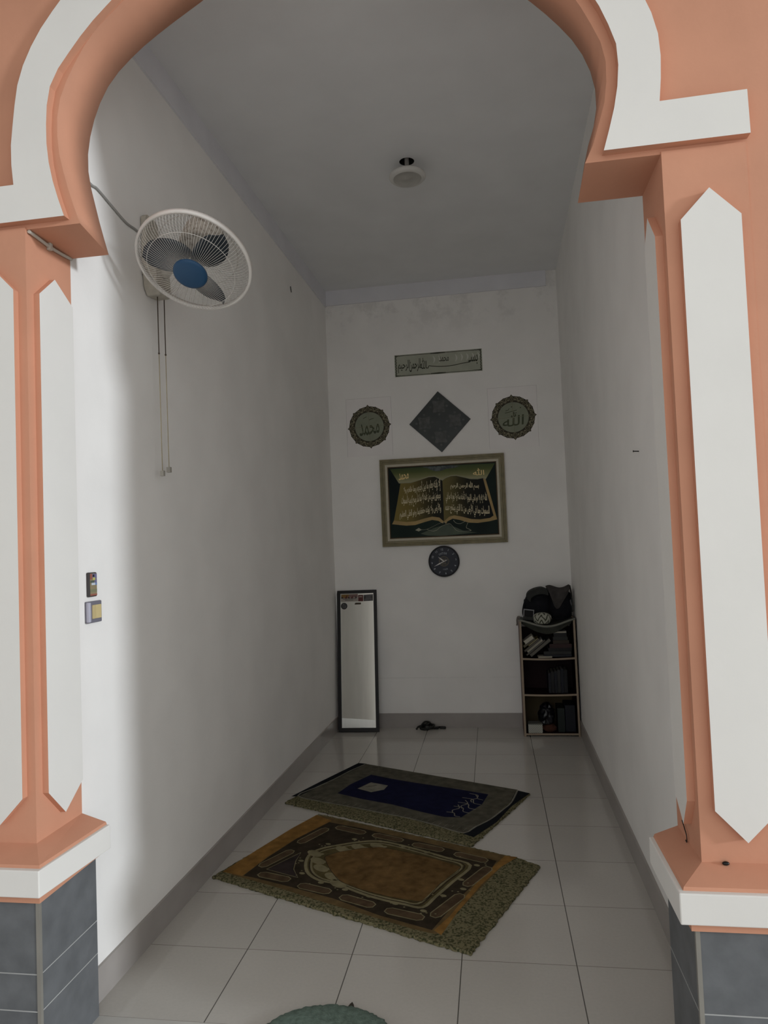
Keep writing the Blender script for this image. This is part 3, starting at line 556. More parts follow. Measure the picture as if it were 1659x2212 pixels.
# ------------------------------------------------------------------ wall clock
def clock():
    root=empty('wall_clock',(.990,D,1.343),label='round navy wall clock with a club crest under the framed painting',cat='clock')
    M=Matrix.Rotation(R(90),4,'X')
    BLK=mat('black_clock_rim',(0.012,0.012,0.014),0.35); NAVY=mat('navy_clock_face',(0.022,0.025,0.036),0.5,var=0.1)
    MB().lathe([(0,0),(.120,0),(.126,.006),(.127,.022),(.124,.030),(.118,.030),(.116,.022)],64,0,M).build('case',BLK,root)
    d=MB(); disc(d,(0,0),.1165,-.0215,0,64); d.build('dial',NAVY,root)
    W=mat('pale_clock_print',(0.42,0.45,0.47),0.5); Gd=mat('dull_gold_crest',(0.17,0.14,0.085),0.5); rot=7
    y=-.0222
    def put(txt,ang,r,h,tilt,w=None):
        a=R(90-ang+rot); cx,cz=r*math.cos(a),r*math.sin(a); t=R(tilt)
        v,f,asp=glyphs(txt,1.0,.01); ww=(w or h*min(asp,1.3))
        n.add([(cx+(u-.5)*ww*math.cos(t)-(q-.5)*h*math.sin(t),y,cz+(u-.5)*ww*math.sin(t)+(q-.5)*h*math.cos(t)) for u,q in v],f,0)
    for k in range(1,13):
        ang=30*k; tilt=-ang+rot
        if 3<k<9: tilt+=180
        if k in (3,9): tilt=rot
        n=MB(); put(str(k),ang,.098,.016,tilt); n.build('numeral',W,root)
    l=MB()
    for i,ch in enumerate('INTER'):
        ang=(i-2)*13; a=R(90-ang+rot); v,f,asp=glyphs(ch,1.0,.02); h=.017; ww=min(h*asp,.0145); t=R(-ang+rot); cx,cz=.066*math.cos(a),.066*math.sin(a)
        l.add([(cx+(u-.5)*ww*math.cos(t)-(q-.5)*h*math.sin(t),y,cz+(u-.5)*ww*math.sin(t)+(q-.5)*h*math.cos(t)) for u,q in v],f,0)
    CP=mat('grey_clock_print',(0.26,0.28,0.31),0.5); l.build('club_word',CP,root); l=MB()
    put_t='1908'
    for i,ch in enumerate(put_t):
        ang=(i-1.5)*9; a=R(-90+ang+rot); v,f,asp=glyphs(ch,1.0,.01); h=.013; ww=min(h*asp,.009); t=R(ang+rot); cx,cz=.066*math.cos(a),.066*math.sin(a)
        l.add([(cx+(u-.5)*ww*math.cos(t)-(q-.5)*h*math.sin(t),y,cz+(u-.5)*ww*math.sin(t)+(q-.5)*h*math.cos(t)) for u,q in v],f,0)
    l.build('year_number',CP,root)
    c=MB()
    def ring(r,w): c.add([(rr*math.cos(2*math.pi*k/40),y,rr*math.sin(2*math.pi*k/40)) for k in range(40) for rr in (r,r-w)],[(2*k,2*k+1,(2*k+3)%80,(2*k+2)%80) for k in range(40)],0)
    ring(.041,.003); ring(.033,.0015)
    for x in (-.012,0,.012): ribbon(c,[(x,-.024),(x,.022)],.004,y)
    ribbon(c,[(-.018,-.022),(.018,-.022)],.0035,y); ribbon(c,[(-.02,.0),(-.008,.02),(.0,.005),(.008,.02),(.02,.0)],.0035,y)
    c.build('crest',Gd,root)
    HM=mat('silver_hand',(0.60,0.58,0.56),0.4)
    def hand(name,ang,L,w,yy,tail=0):
        a=R(90-ang+rot); t=Vector((math.cos(a),math.sin(a))); s=Vector((-t.y,t.x)); h=MB()
        P=[t*-tail+s*w*.3,t*-tail-s*w*.3,t*L*.5-s*w*.6,t*L,t*L*.5+s*w*.6]
        h.prism([(p.x,p.y) for p in P],lambda u,v:(u,yy,v),lambda u,v:(u,yy-.0012,v)); h.build(name,HM,root)
    hand('hour_hand',316,.060,.009,-.0225); hand('minute_hand',251,.092,.008,-.0240,.0); hand('second_hand',73,.034,.005,-.0255,.006)
    h=MB(); disc(h,(0,0),.005,-.0270,0,16); h.build('hand_cap',HM,root)
clock()

# ------------------------------------------------------------------ leaning mirror
def mirror():
    Wd,Ht=.330,1.135
    root=empty('leaning_mirror',(.094,3.357,.004),(R(-7.3),0,R(1.2)),label='tall narrow black framed mirror leaning in the back left corner',cat='mirror')
    BL=mat('black_mirror_frame',(0.010,0.009,0.009),0.4)
    t=.026
    f=MB()
    for a,b,c,d in ((0,Wd,0,.031),(0,Wd,Ht-t,Ht),(0,t,.031,Ht-t),(Wd-t,Wd,.031,Ht-t)): f.box(a,b,0,.017,c,d)
    f.build('frame',BL,root,bevel=.002)
    g=bpy.data.materials.new('mirror_glass'); g.use_nodes=True; b=g.node_tree.nodes['Principled BSDF']
    b.inputs['Metallic'].default_value=1; b.inputs['Roughness'].default_value=0.01; b.inputs['Base Color'].default_value=(0.90,0.90,0.85,1)
    MB().box(t-.004,Wd-t+.004,.008,.012,.027,Ht-t+.004).build('glass',g,root)
    MB().box(.004,Wd-.004,.012,.0165,.004,Ht-.004).build('backing',mat('grey_backing_board',(0.12,0.11,0.10),0.9),root)
    # printed strip and stickers on the glass
    w=mat('sticker_cream',(0.33,0.30,0.26),0.6); o=mat('sticker_orange',(0.20,0.11,0.03),0.6); r=mat('sticker_maroon',(0.09,0.025,0.022),0.6); k=mat('sticker_black',(0.02,0.02,0.02),0.6); gr=mat('sticker_grey',(0.12,0.115,0.115),0.6,scale=40,col2=(0.05,0.05,0.05)); pk=mat('sticker_rose',(0.20,0.12,0.11),0.6)
    s=MB(); y=.0076; z1=Ht-t-.004; z0=z1-.062; x0=t+.002
    flat(s,[(x0,z0),(x0+.145,z0),(x0+.145,z1),(x0,z1)],y,0)
    flat(s,[(x0+.004,z0+.030),(x0+.06,z0+.030),(x0+.075,z1-.004),(x0+.008,z1-.004)],y-.0002,1)
    flat(s,[(x0+.06,z0+.030),(x0+.143,z0+.034),(x0+.143,z1-.002),(x0+.07,z1-.004)],y-.0002,5)
    for i,(a,c,h) in enumerate(((.004,.026,.013),(.032,.056,.026),(.060,.080,.012),(.085,.104,.022),(.122,.136,.016))):
        P=[(x0+a,z0+.026),(x0+c,z0+.026),(x0+c-.004,z0+.028+h)] if i%2 else [(x0+a,z0+.026),(x0+c,z0+.028),(x0+a+.005,z0+.030+h)]
        flat(s,P,y-.0004,3 if i%2==0 else 2)
    for a,c,zz in ((.018,.060,.020),(.064,.130,.021),(.035,.105,.011)): flat(s,[(x0+a,z0+zz),(x0+c,z0+zz),(x0+c,z0+zz+.0035),(x0+a,z0+zz+.0035)],y-.0004,3)
    flat(s,[(x0+.147,z0),(x0+.190,z0),(x0+.190,z1-.010),(x0+.147,z1-.010)],y,2)
    flat(s,[(x0+.152,z0+.034),(x0+.182,z0+.034),(x0+.178,z0+.041),(x0+.156,z0+.041)],y-.0002,0)
    flat(s,[(x0+.193,z0),(x0+.272,z0+.002),(x0+.272,z1-.006),(x0+.193,z1-.010)],y,4)
    s.build('printed_strip',[w,o,r,k,gr,pk],root)
    d=MB(); disc(d,(x0+.028,z0-.036),.027,y,0,32); disc(d,(x0+.028,z0-.036),.020,y-.0002,1,32); d.build('round_sticker',[k,gr],root)
    d=MB(); flat(d,[(x0+.118,z0-.026),(x0+.166,z0-.026),(x0+.170,z0-.022),(x0+.170,z0-.013),(x0+.166,z0-.010),(x0+.124,z0-.010),(x0+.116,z0-.022)],y,0); d.build('small_sticker',mat('sticker_brown',(0.07,0.055,0.035),0.6),root)
mirror()
# ------------------------------------------------------------------ bookcase in the back right corner
BX0,BX1,BY0,BY1,BT=1.560,1.975,3.255,3.505,.015
def bookcase():
    MAR=mat('dark_maroon_laminate',(0.014,0.004,0.005),0.6,var=0.2,scale=6,spec=0.15); SIDE=mat('red_brown_laminate',(0.10,0.035,0.025),0.5,var=0.2,scale=6); EDGE=mat('beige_edge_band',(0.30,0.235,0.17),0.55)
    root=empty('bookcase',(BX0,BY0,0),label='narrow dark red bookcase with beige edges in the back right corner',cat='bookcase'); W=BX1-BX0; Dp=BY1-BY0
    MB().box(0,BT,0,Dp,0,.885,0,{'front':1,'left':2,'top':1}).build('side_panel',[MAR,EDGE,SIDE],root)
    MB().box(W-BT,W,0,Dp,0,.885,0,{'front':1,'top':1}).build('side_panel',[MAR,EDGE],root)
    for z,sag in ((.010,0),(.305,.004),(.578,.006)):
        m=MB(); n=10; v=[]
        for i in range(n+1):
            x=BT+(W-2*BT)*i/n; s=-sag*math.sin(math.pi*i/n)
            v+=[(x,.002,z+s),(x,Dp-.008,z+s),(x,Dp-.008,z+s+.014),(x,.002,z+s+.014)]
        for i in range(n):
            a=4*i; m.add(v,[(a,a+4,a+5,a+1)],0); m.add(v,[(a+3,a+2,a+6,a+7)],0); m.add(v,[(a,a+3,a+7,a+4)],1); m.add(v,[(a+1,a+5,a+6,a+2)],0)
        m.add(v,[(0,1,2,3)],0); m.add(v,[(4*n,4*n+3,4*n+2,4*n+1)],0); m.build('shelf',[MAR,EDGE],root)
    MB().box(BT,W-BT,Dp-.008,Dp-.004,.010,.80).build('back_panel',MAR,root)
bookcase()
PG=mat('yellowed_pages',(0.36,0.33,0.25),0.8,var=0.1,scale=60); PGD=mat('dull_grey_pages',(0.13,0.12,0.10),0.8,var=0.1,scale=60)
def cover(name,c): return mat(name,c,0.5,var=0.1)
COV=dict(cream=cover('cream_cover',(0.44,0.41,0.34)),yellow=cover('mustard_cover',(0.17,0.14,0.05)),black=cover('black_cover',(0.006,0.006,0.007)),brown=cover('brown_cover',(0.03,0.02,0.013)),
 maroon=cover('maroon_cover',(0.028,0.010,0.010)),grey=cover('charcoal_cover',(0.020,0.020,0.019)),navy=cover('navy_cover',(0.006,0.007,0.012)),green=cover('dark_green_cover',(0.008,0.013,0.011)),white=cover('pale_cover',(0.32,0.31,0.30)))
def book(label,cat_group,L,th,dp,cov,pages,spine=False):
    """lies along +x with its fore-edge to -y; origin lower left front"""
    root=empty('book',label=label,cat='book',group=cat_group)
    c=.0022
    MB().box(.003,L-.003,.003,dp-.003,c,th-c).build('page_block',pages,root)
    k=MB()
    k.box(0,L,0,dp,0,c); k.box(0,L,0,dp,th-c,th)
    if spine: k.box(0,L,0,c,c,th-c)
    else: k.box(0,L,dp-c,dp,c,th-c)
    k.build('cover',cov,root); return root
# books leaning on one another in the top compartment: lower left corner, upper right corner of each visible edge
lean=[((1.640,.5950),38.5,.198,.025,'grey','thick grey-paged book lowest of the leaning books on the top shelf',PGD),
      ((1.6085,.6035),38.5,.185,.013,'black','black-covered book second from the bottom of the leaning books',PGD),
      ((1.616,.6265),38,.150,.017,'white','pale book third from the bottom of the leaning books',PG),
      ((1.594,.6335),38,.150,.015,'brown','brown-grey book fourth from the bottom of the leaning books',PGD),
      ((1.625,.6770),37,.095,.009,'yellow','thin yellowish booklet near the top of the leaning books',PG),
      ((1.590,.6660),35.5,.110,.016,'yellow','mustard book just under the cream book at the top of the leaning books',PGD),
      ((1.600,.6930),35,.082,.027,'cream','short thick cream book on top of the leaning books',PG)]
for i,((x,z),a,L,th,cv,lab,pg) in enumerate(lean):
    o=book(lab,'books leaning on the top shelf',L,th,.17-.008*i,COV[cv],COV['cream'] if cv=='cream' else pg); o.location=(x,BY0+.012+.004*(i%3),z); o.rotation_euler=(0,-R(a),0)
flat_=[(.594,.018,1.735,.205,'navy','dark navy book at the bottom of the right-hand stack on the top shelf'),(.613,.022,1.735,.205,'grey','charcoal book second from the bottom of the right-hand stack'),(.636,.024,1.772,.172,'black','black book third from the bottom of the right-hand stack'),
 (.661,.030,1.781,.164,'maroon','thick maroon book in the middle of the right-hand stack'),(.692,.026,1.808,.118,'brown','dark brown book fourth from the top of the right-hand stack'),(.719,.026,1.810,.108,'grey','charcoal book third from the top of the right-hand stack'),
 (.746,.026,1.815,.096,'black','black book second from the top of the right-hand stack'),(.773,.012,1.814,.097,'white','thin pale book on top of the right-hand stack')]
for i,(z,th,x,L,cv,lab) in enumerate(flat_):
    o=book(lab,'books stacked flat on the top shelf',L,th,.16-.004*i,COV[cv],PG if cv=='white' else PGD,spine=cv not in('white',)); o.location=(x,BY0+.022+.005*(i%3),z)
o=book('small beige booklet lying flat at the front of the top shelf',None,.105,.010,.09,COV['cream'],PG); o.location=(1.690,BY0+.004,.5905)
mid=[(1.760,.018,.150,'navy','leftmost dark navy book standing in the middle compartment'),(1.780,.024,.160,'black','black book standing second from the left in the middle compartment'),(1.806,.020,.165,'navy','dark navy book standing third from the left in the middle compartment'),(1.828,.022,.172,'grey','charcoal book standing third from the right in the middle compartment'),(1.852,.022,.180,'navy','dark navy book standing second from the right in the middle compartment'),(1.876,.026,.170,'black','rightmost black book standing in the middle compartment')]
for i,(x,th,h,cv,lab) in enumerate(mid):
    o=book(lab,'dark books standing in the middle compartment',h,th,.17,COV[cv],PGD,spine=True); o.rotation_euler=(0,-R(90),0); o.location=(x+th,BY0+.03+.006*(i%2),.3195)
# bottom compartment
def striped_box():
    m=bpy.data.materials.new('diagonal_striped_card'); m.use_nodes=True; nt=m.node_tree; b=nt.nodes['Principled BSDF']
    tc=nt.nodes.new('ShaderNodeTexCoord'); mp=nt.nodes.new('ShaderNodeMapping'); mp.inputs['Rotation'].default_value=(0,R(-48),0)
    wv=nt.nodes.new('ShaderNodeTexWave'); wv.inputs['Scale'].default_value=34; wv.bands_direction='X'; wv.inputs['Distortion'].default_value=0.6
    rp=nt.nodes.new('ShaderNodeValToRGB'); rp.color_ramp.elements[0].position=.35; rp.color_ramp.elements[0].color=(.12,.12,.10,1); rp.color_ramp.elements[1].position=.5; rp.color_ramp.elements[1].color=(.52,.52,.46,1)
    nt.links.new(tc.outputs['Object'],mp.inputs[0]); nt.links.new(mp.outputs[0],wv.inputs['Vector']); nt.links.new(wv.outputs['Fac'],rp.inputs[0]); nt.links.new(rp.outputs[0],b.inputs['Base Color'])
    lid=mat('grey_card_lid',(0.15,0.15,0.13),0.7)
    root=empty('gift_box',(1.592,BY0+.008,.0242),label='small white box with diagonal stripes at the front left of the bottom compartment',cat='box')
    MB().box(0,.106,0,.085,0,.062).build('body',m,root,bevel=.001); MB().box(-.001,.107,-.001,.086,.0622,.070).build('lid',lid,root,bevel=.001)
striped_box()
BAG=mat('black_plastic',(0.005,0.005,0.008),0.3,var=0.2,spec=0.5)
def crumple(sc,amp,seed,ridge=True):
    off=Vector((seed*3.1,seed*1.7,seed*2.3))
    def fn(d):
        n=noise.noise(d*sc+off); n2=noise.noise(d*sc*2.3+off*1.3)
        if ridge: n=1-2.2*abs(n); n2=1-2.2*abs(n2)
        return 1+amp*(.65*n+.35*n2)-(amp*.4 if ridge else 0)
    return fn
def lumpy(name,c,rad,label,cat,m,seed,amp=.16,sc=1.6):
    mb=MB().sphere((0,0,0),rad,44,30,0,crumple(sc,amp,seed))
    mb.v=[(a,b,max(b2,-rad[2]*.78)) for a,b,b2 in mb.v]
    o=mb.build(name,m); o.location=c; tag(o,label,cat); return o
lumpy('plastic_bag',(1.738,BY0+.10,.138),(.058,.070,.085),'crumpled black plastic bag in the middle of the bottom compartment','bag',BAG,3,.34,1.9)
CL=mat('rust_cloth',(0.06,0.022,0.013),0.9,var=0.2,scale=40,bump=0.4,bscale=90)
o=lumpy('folded_cloth',(1.755,BY0+.068,.0495),(.055,.05,.031),'rust-brown folded cloth under the black plastic bag','cloth',CL,9,.14,1.5)
def slab(name,x0,x1,y0,y1,z0,z1,m,label,cat,group=None):
    o=MB().box(x0,x1,y0,y1,z0,z1).build(name,m,bevel=.003,origin=((x0+x1)/2,(y0+y1)/2,z0)); return tag(o,label,cat,group)
slab('document_case',1.815,1.868,BY0+.03,BY0+.21,.0242,.205,COV['green'],'dark green upright case right of the black bag in the bottom compartment','case')
slab('storage_folder',1.872,1.948,BY0+.04,BY0+.22,.0242,.225,COV['navy'],'broad dark navy folder at the right end of the bottom compartment','folder')
slab('cardboard_sheet',1.580,1.950,BY1-.022,BY1-.014,.0242,.298,mat('tan_card',(0.075,0.055,0.028),0.8,var=0.15,scale=5),'tan card sheet standing against the back of the bottom compartment','card')
# things on top: sagging sheet, bags, garment, frame and cap
def sheet():
    m=mat('grey_green_vinyl',(0.040,0.042,0.034),0.5,var=0.25,scale=12,bump=0.2,bscale=30); e=mat('worn_sheet_hem',(0.20,0.20,0.17),0.7)
    nx,ny=24,14; v=[];x0,x1,y0,y1=BX0-.004,BX1+.003,BY0-.004,BY1-.01
    for j in range(ny+1):
        for i in range(nx+1):
            u=i/nx; w=j/ny; x=x0+(x1-x0)*u; y=y0+(y1-y0)*w
            z=.8875-.050*math.sin(math.pi*u)**1.2*(1-.3*w)+.003*math.sin(9*u+4*w)
            v.append((x,y,z))
    mb=MB(); mb.add(v,[(j*(nx+1)+i,j*(nx+1)+i+1,(j+1)*(nx+1)+i+1,(j+1)*(nx+1)+i) for j in range(ny) for i in range(nx)],0,True)
    h=[]
    for k,(dz,dy) in enumerate(((0,0),(-.006,-.004),(-.013,-.004))):
        for i in range(nx+1): a=v[i]; h.append((a[0],a[1]+dy,a[2]+dz))
    n1=nx+1; mb.add(h,[(k*n1+i,k*n1+i+1,(k+1)*n1+i+1,(k+1)*n1+i) for k in range(2) for i in range(nx)],1,True)
    h=[]
    for k in range(6):
        for i in range(nx+1):
            a=v[i]; u=i/nx; dl=(.050*math.sin(math.pi*u)**.6+.004)*k/5; xx=min(max(a[0],BX0+.018),BX1-.018) if k>0 else a[0]
            h.append((xx,a[1]-.003+.030*math.sin(k/5*1.4),a[2]-.013-dl))
    mb.add(h,[(k*n1+i,k*n1+i+1,(k+1)*n1+i+1,(k+1)*n1+i) for k in range(5) for i in range(nx)],0,True)
    o=mb.build('sagging_sheet',[m,e],solid=.0016); return tag(o,'dark grey-green sheet sagging across the top of the bookcase','sheet')
sheet()
tag(MB().tube(catmull([(1.566,3.246,.895),(1.552,3.243,.905),(1.545,3.244,.885),(1.545,3.246,.855),(1.541,3.248,.842)],6),.006,8).build('hanging_strap',mat('greyish_strap',(0.14,0.12,0.11),0.8)),'short dull strap hanging over the left top corner of the bookcase','strap')
DKC=mat('black_fabric',(0.004,0.004,0.007),0.9,var=0.2,scale=30,bump=0.3,bscale=120); GYC=mat('charcoal_fabric',(0.028,0.029,0.027),0.9,var=0.2,scale=20,bump=0.3,bscale=120); GY2=mat('faded_grey_fabric',(0.05,0.045,0.043),0.9,var=0.25,scale=18,bump=0.3,bscale=120)
def backpack():
    root=empty('backpack',(1.720,BY0+.135,.862),label='black backpack with a curved grey flap on top of the bookcase',cat='bag')
    rnd=random.Random(5)
    def fn(d): return 1+.10*abs(math.sin(3*d.x+1))*(d.z>-.2)+.05*math.sin(7*d.y+2)
    b=MB().sphere((0,0,.118),(.112,.085,.130),44,30,0,crumple(1.5,.10,5)); b.v=[(x,y,max(z,.002)) for x,y,z in b.v]; b.build('body',DKC,root)
    # stiff curved flap arching over the body
    f=MB(); path=[(-.088,.172),(-.088,.200),(-.068,.228),(-.020,.250),(.030,.257),(.066,.243)]; inn=[(-.066,.150),(-.060,.178),(-.036,.196),(.000,.208),(.040,.208),(.072,.196)]
    P=[(q.x,q.y) for q in catmull([(a,c,0) for a,c in path],5)]; Q=[(q.x,q.y) for q in catmull([(a,c,0) for a,c in inn],5)]
    n=len(P); v=[]
    for y in (-.092,.05): v+=[(a,y+.02*math.sin(3*i/n),c) for i,(a,c) in enumerate(P)]+[(a,y-.012,c) for a,c in Q]
    for o in (0,2*n): f.add(v,[(o+i,o+i+1,o+n+i+1,o+n+i) for i in range(n-1)],0)
    f.add(v,[(i,2*n+i,2*n+i+1,i+1) for i in range(n-1)],0,True); f.add(v,[(n+i,n+i+1,3*n+i+1,3*n+i) for i in range(n-1)],0,True)
    f.add(v,[(0,n,3*n,2*n)],0); f.add(v,[(n-1,3*n-1,4*n-1,2*n-1)],0)
    f.build('flap',GYC,root)
    MB().tube(catmull([(-.100,-.02,.01),(-.118,-.03,.06),(-.108,-.03,.125),(-.090,-.02,.16)],6),.012,8).build('shoulder_strap',DKC,root)
backpack()
def garment():
    root=empty('draped_jacket',(1.885,BY0+.13,.865),label='grey and black jacket bundled at the right end of the bookcase top',cat='jacket')
    def fn(d): return 1+.12*math.sin(4*d.x+5*d.z)*.6+.08*math.sin(6*d.y)
    b=MB().sphere((0,0,.11),(.102,.085,.128),44,30,0,crumple(1.8,.14,8)); b.v=[(min(x,.082),y,max(z,.002)) for x,y,z in b.v]; b.build('body',DKC,root)
    # draped grey cloth: front surface given as columns of (x,z) from top to bottom
    cols=[[(-.112,.262),(-.088,.215),(-.070,.165),(-.058,.120)],[(-.080,.272),(-.062,.205),(-.052,.130),(-.040,.086)],[(-.040,.255),(-.034,.190),(-.022,.140),(-.014,.090)],[(.000,.242),(.002,.205),(.006,.170),(.012,.145)],[(.040,.252),(.036,.225),(.030,.198),(.028,.170)],[(.074,.270),(.072,.250),(.062,.225),(.055,.205)]]
    g=MB(); nr=10; v=[]; nc=len(cols)
    C=[[catmull([(a,0,c) for a,c in col],4)[min(int(k*12/(nr-1)),12)] for k in range(nr)] for col in cols]
    for i in range(nc):
        for k in range(nr):
            p=C[i][k]; v.append((p.x,-.094-.018*math.sin(i*1.9+.6)*(k/nr)+.05*(1-k/nr)**3+.006*math.sin(k*1.3),p.z))
    g.add(v,[(i*nr+k,i*nr+k+1,(i+1)*nr+k+1,(i+1)*nr+k) for i in range(nc-1) for k in range(nr-1)],0,True)
    # back of the drape up to the peak at the right
    w=[]
    for i in range(nc):
        p=C[i][0]; w+=[(p.x,-.044,p.z),(p.x*.9,.03,p.z+.002),(p.x*.85,.06,p.z-.06)]
    g.add(w,[(i*3+k,i*3+k+1,i*3+k+4,i*3+k+3) for i in range(nc-1) for k in range(2)],0,True)
    g.build('drape',GY2,root,solid=.004,sub=1)
    s=MB(); s.tube(catmull([(.074,-.03,.262),(.081,-.05,.20),(.083,-.05,.14),(.082,-.05,.06)],5),.006,6); s.build('piping',GYC,root)
    s=MB(); s.prism([(.066,.150),(.074,.158),(.081,.120),(.076,.108),(.070,.125)],lambda a,c:(a,-.070,c),lambda a,c:(a,-.060,c)); s.build('white_patch',mat('pale_patch',(0.10,0.10,0.105),0.8),root)
garment()
def photo_frame():
    root=empty('photo_frame',(1.592,BY0+.012,.884),(R(-14),R(8),R(6)),label='small black screen in a silver frame on the left top of the bookcase',cat='photo frame')
    MB().box(0,.080,.004,.012,.0,.082).build('backing',COV['grey'],root)
    s=MB(); 
    for a,b,c,d in ((0,.08,.074,.082),(0,.006,.024,.074),(.074,.08,.024,.074)): s.box(a,b,0,.004,c,d)
    s.build('silver_frame',mat('silver_plastic',(0.22,0.22,0.23),0.4),root)
    MB().box(0,.080,-.001,.004,0,.024).build('lower_bezel',GYC,root)
    MB().box(.006,.074,.002,.004,.024,.074).build('screen',mat('black_glass',(0.006,0.006,0.007),0.15),root)
photo_frame()
def cap():
    m=bpy.data.materials.new('white_zigzag_weave'); m.use_nodes=True; nt=m.node_tree; b=nt.nodes['Principled BSDF']; b.inputs['Roughness'].default_value=.9
    N=nt.nodes.new; L=nt.links.new
    tc=N('ShaderNodeTexCoord'); sp=N('ShaderNodeSeparateXYZ'); L(tc.outputs['Object'],sp.inputs[0])
    def mt(op,a,c=None):
        k=N('ShaderNodeMath'); k.operation=op
        for i,q in enumerate((a,c)):
            if q is None: continue
            if isinstance(q,(int,float)): k.inputs[i].default_value=q
            else: L(q,k.inputs[i])
        return k.outputs[0]
    ang=mt('ARCTAN2',sp.outputs['Y'],sp.outputs['X'])
    zig=mt('PINGPONG',mt('MULTIPLY',ang,2.4),1.0)
    nz=N('ShaderNodeTexNoise'); nz.inputs['Scale'].default_value=28; L(tc.outputs['Object'],nz.inputs['Vector']); band=mt('FRACT',mt('ADD',mt('ADD',mt('MULTIPLY',sp.outputs['Z'],24.0),zig),mt('MULTIPLY',nz.outputs['Fac'],0.9)))
    dark=mt('LESS_THAN',band,0.34)
    mx=N('ShaderNodeMix'); mx.data_type='RGBA'; L(dark,mx.inputs[0]); mx.inputs[6].default_value=(.36,.36,.30,1); mx.inputs[7].default_value=(.045,.045,.03,1); L(mx.outputs[2],b.inputs['Base Color'])
    c=MB().lathe([(0,0),(.050,.001),(.060,.012),(.070,.034),(.073,.050),(.066,.066),(.045,.081),(.020,.087),(0,.088)],40,0)
    o=c.build('skullcap',m); o.location=(1.735,BY0+.040,.8445); o.scale=(1,.62,1); tag(o,'rounded white cap with a dark zigzag pattern on top of the bookcase','cap')
cap()

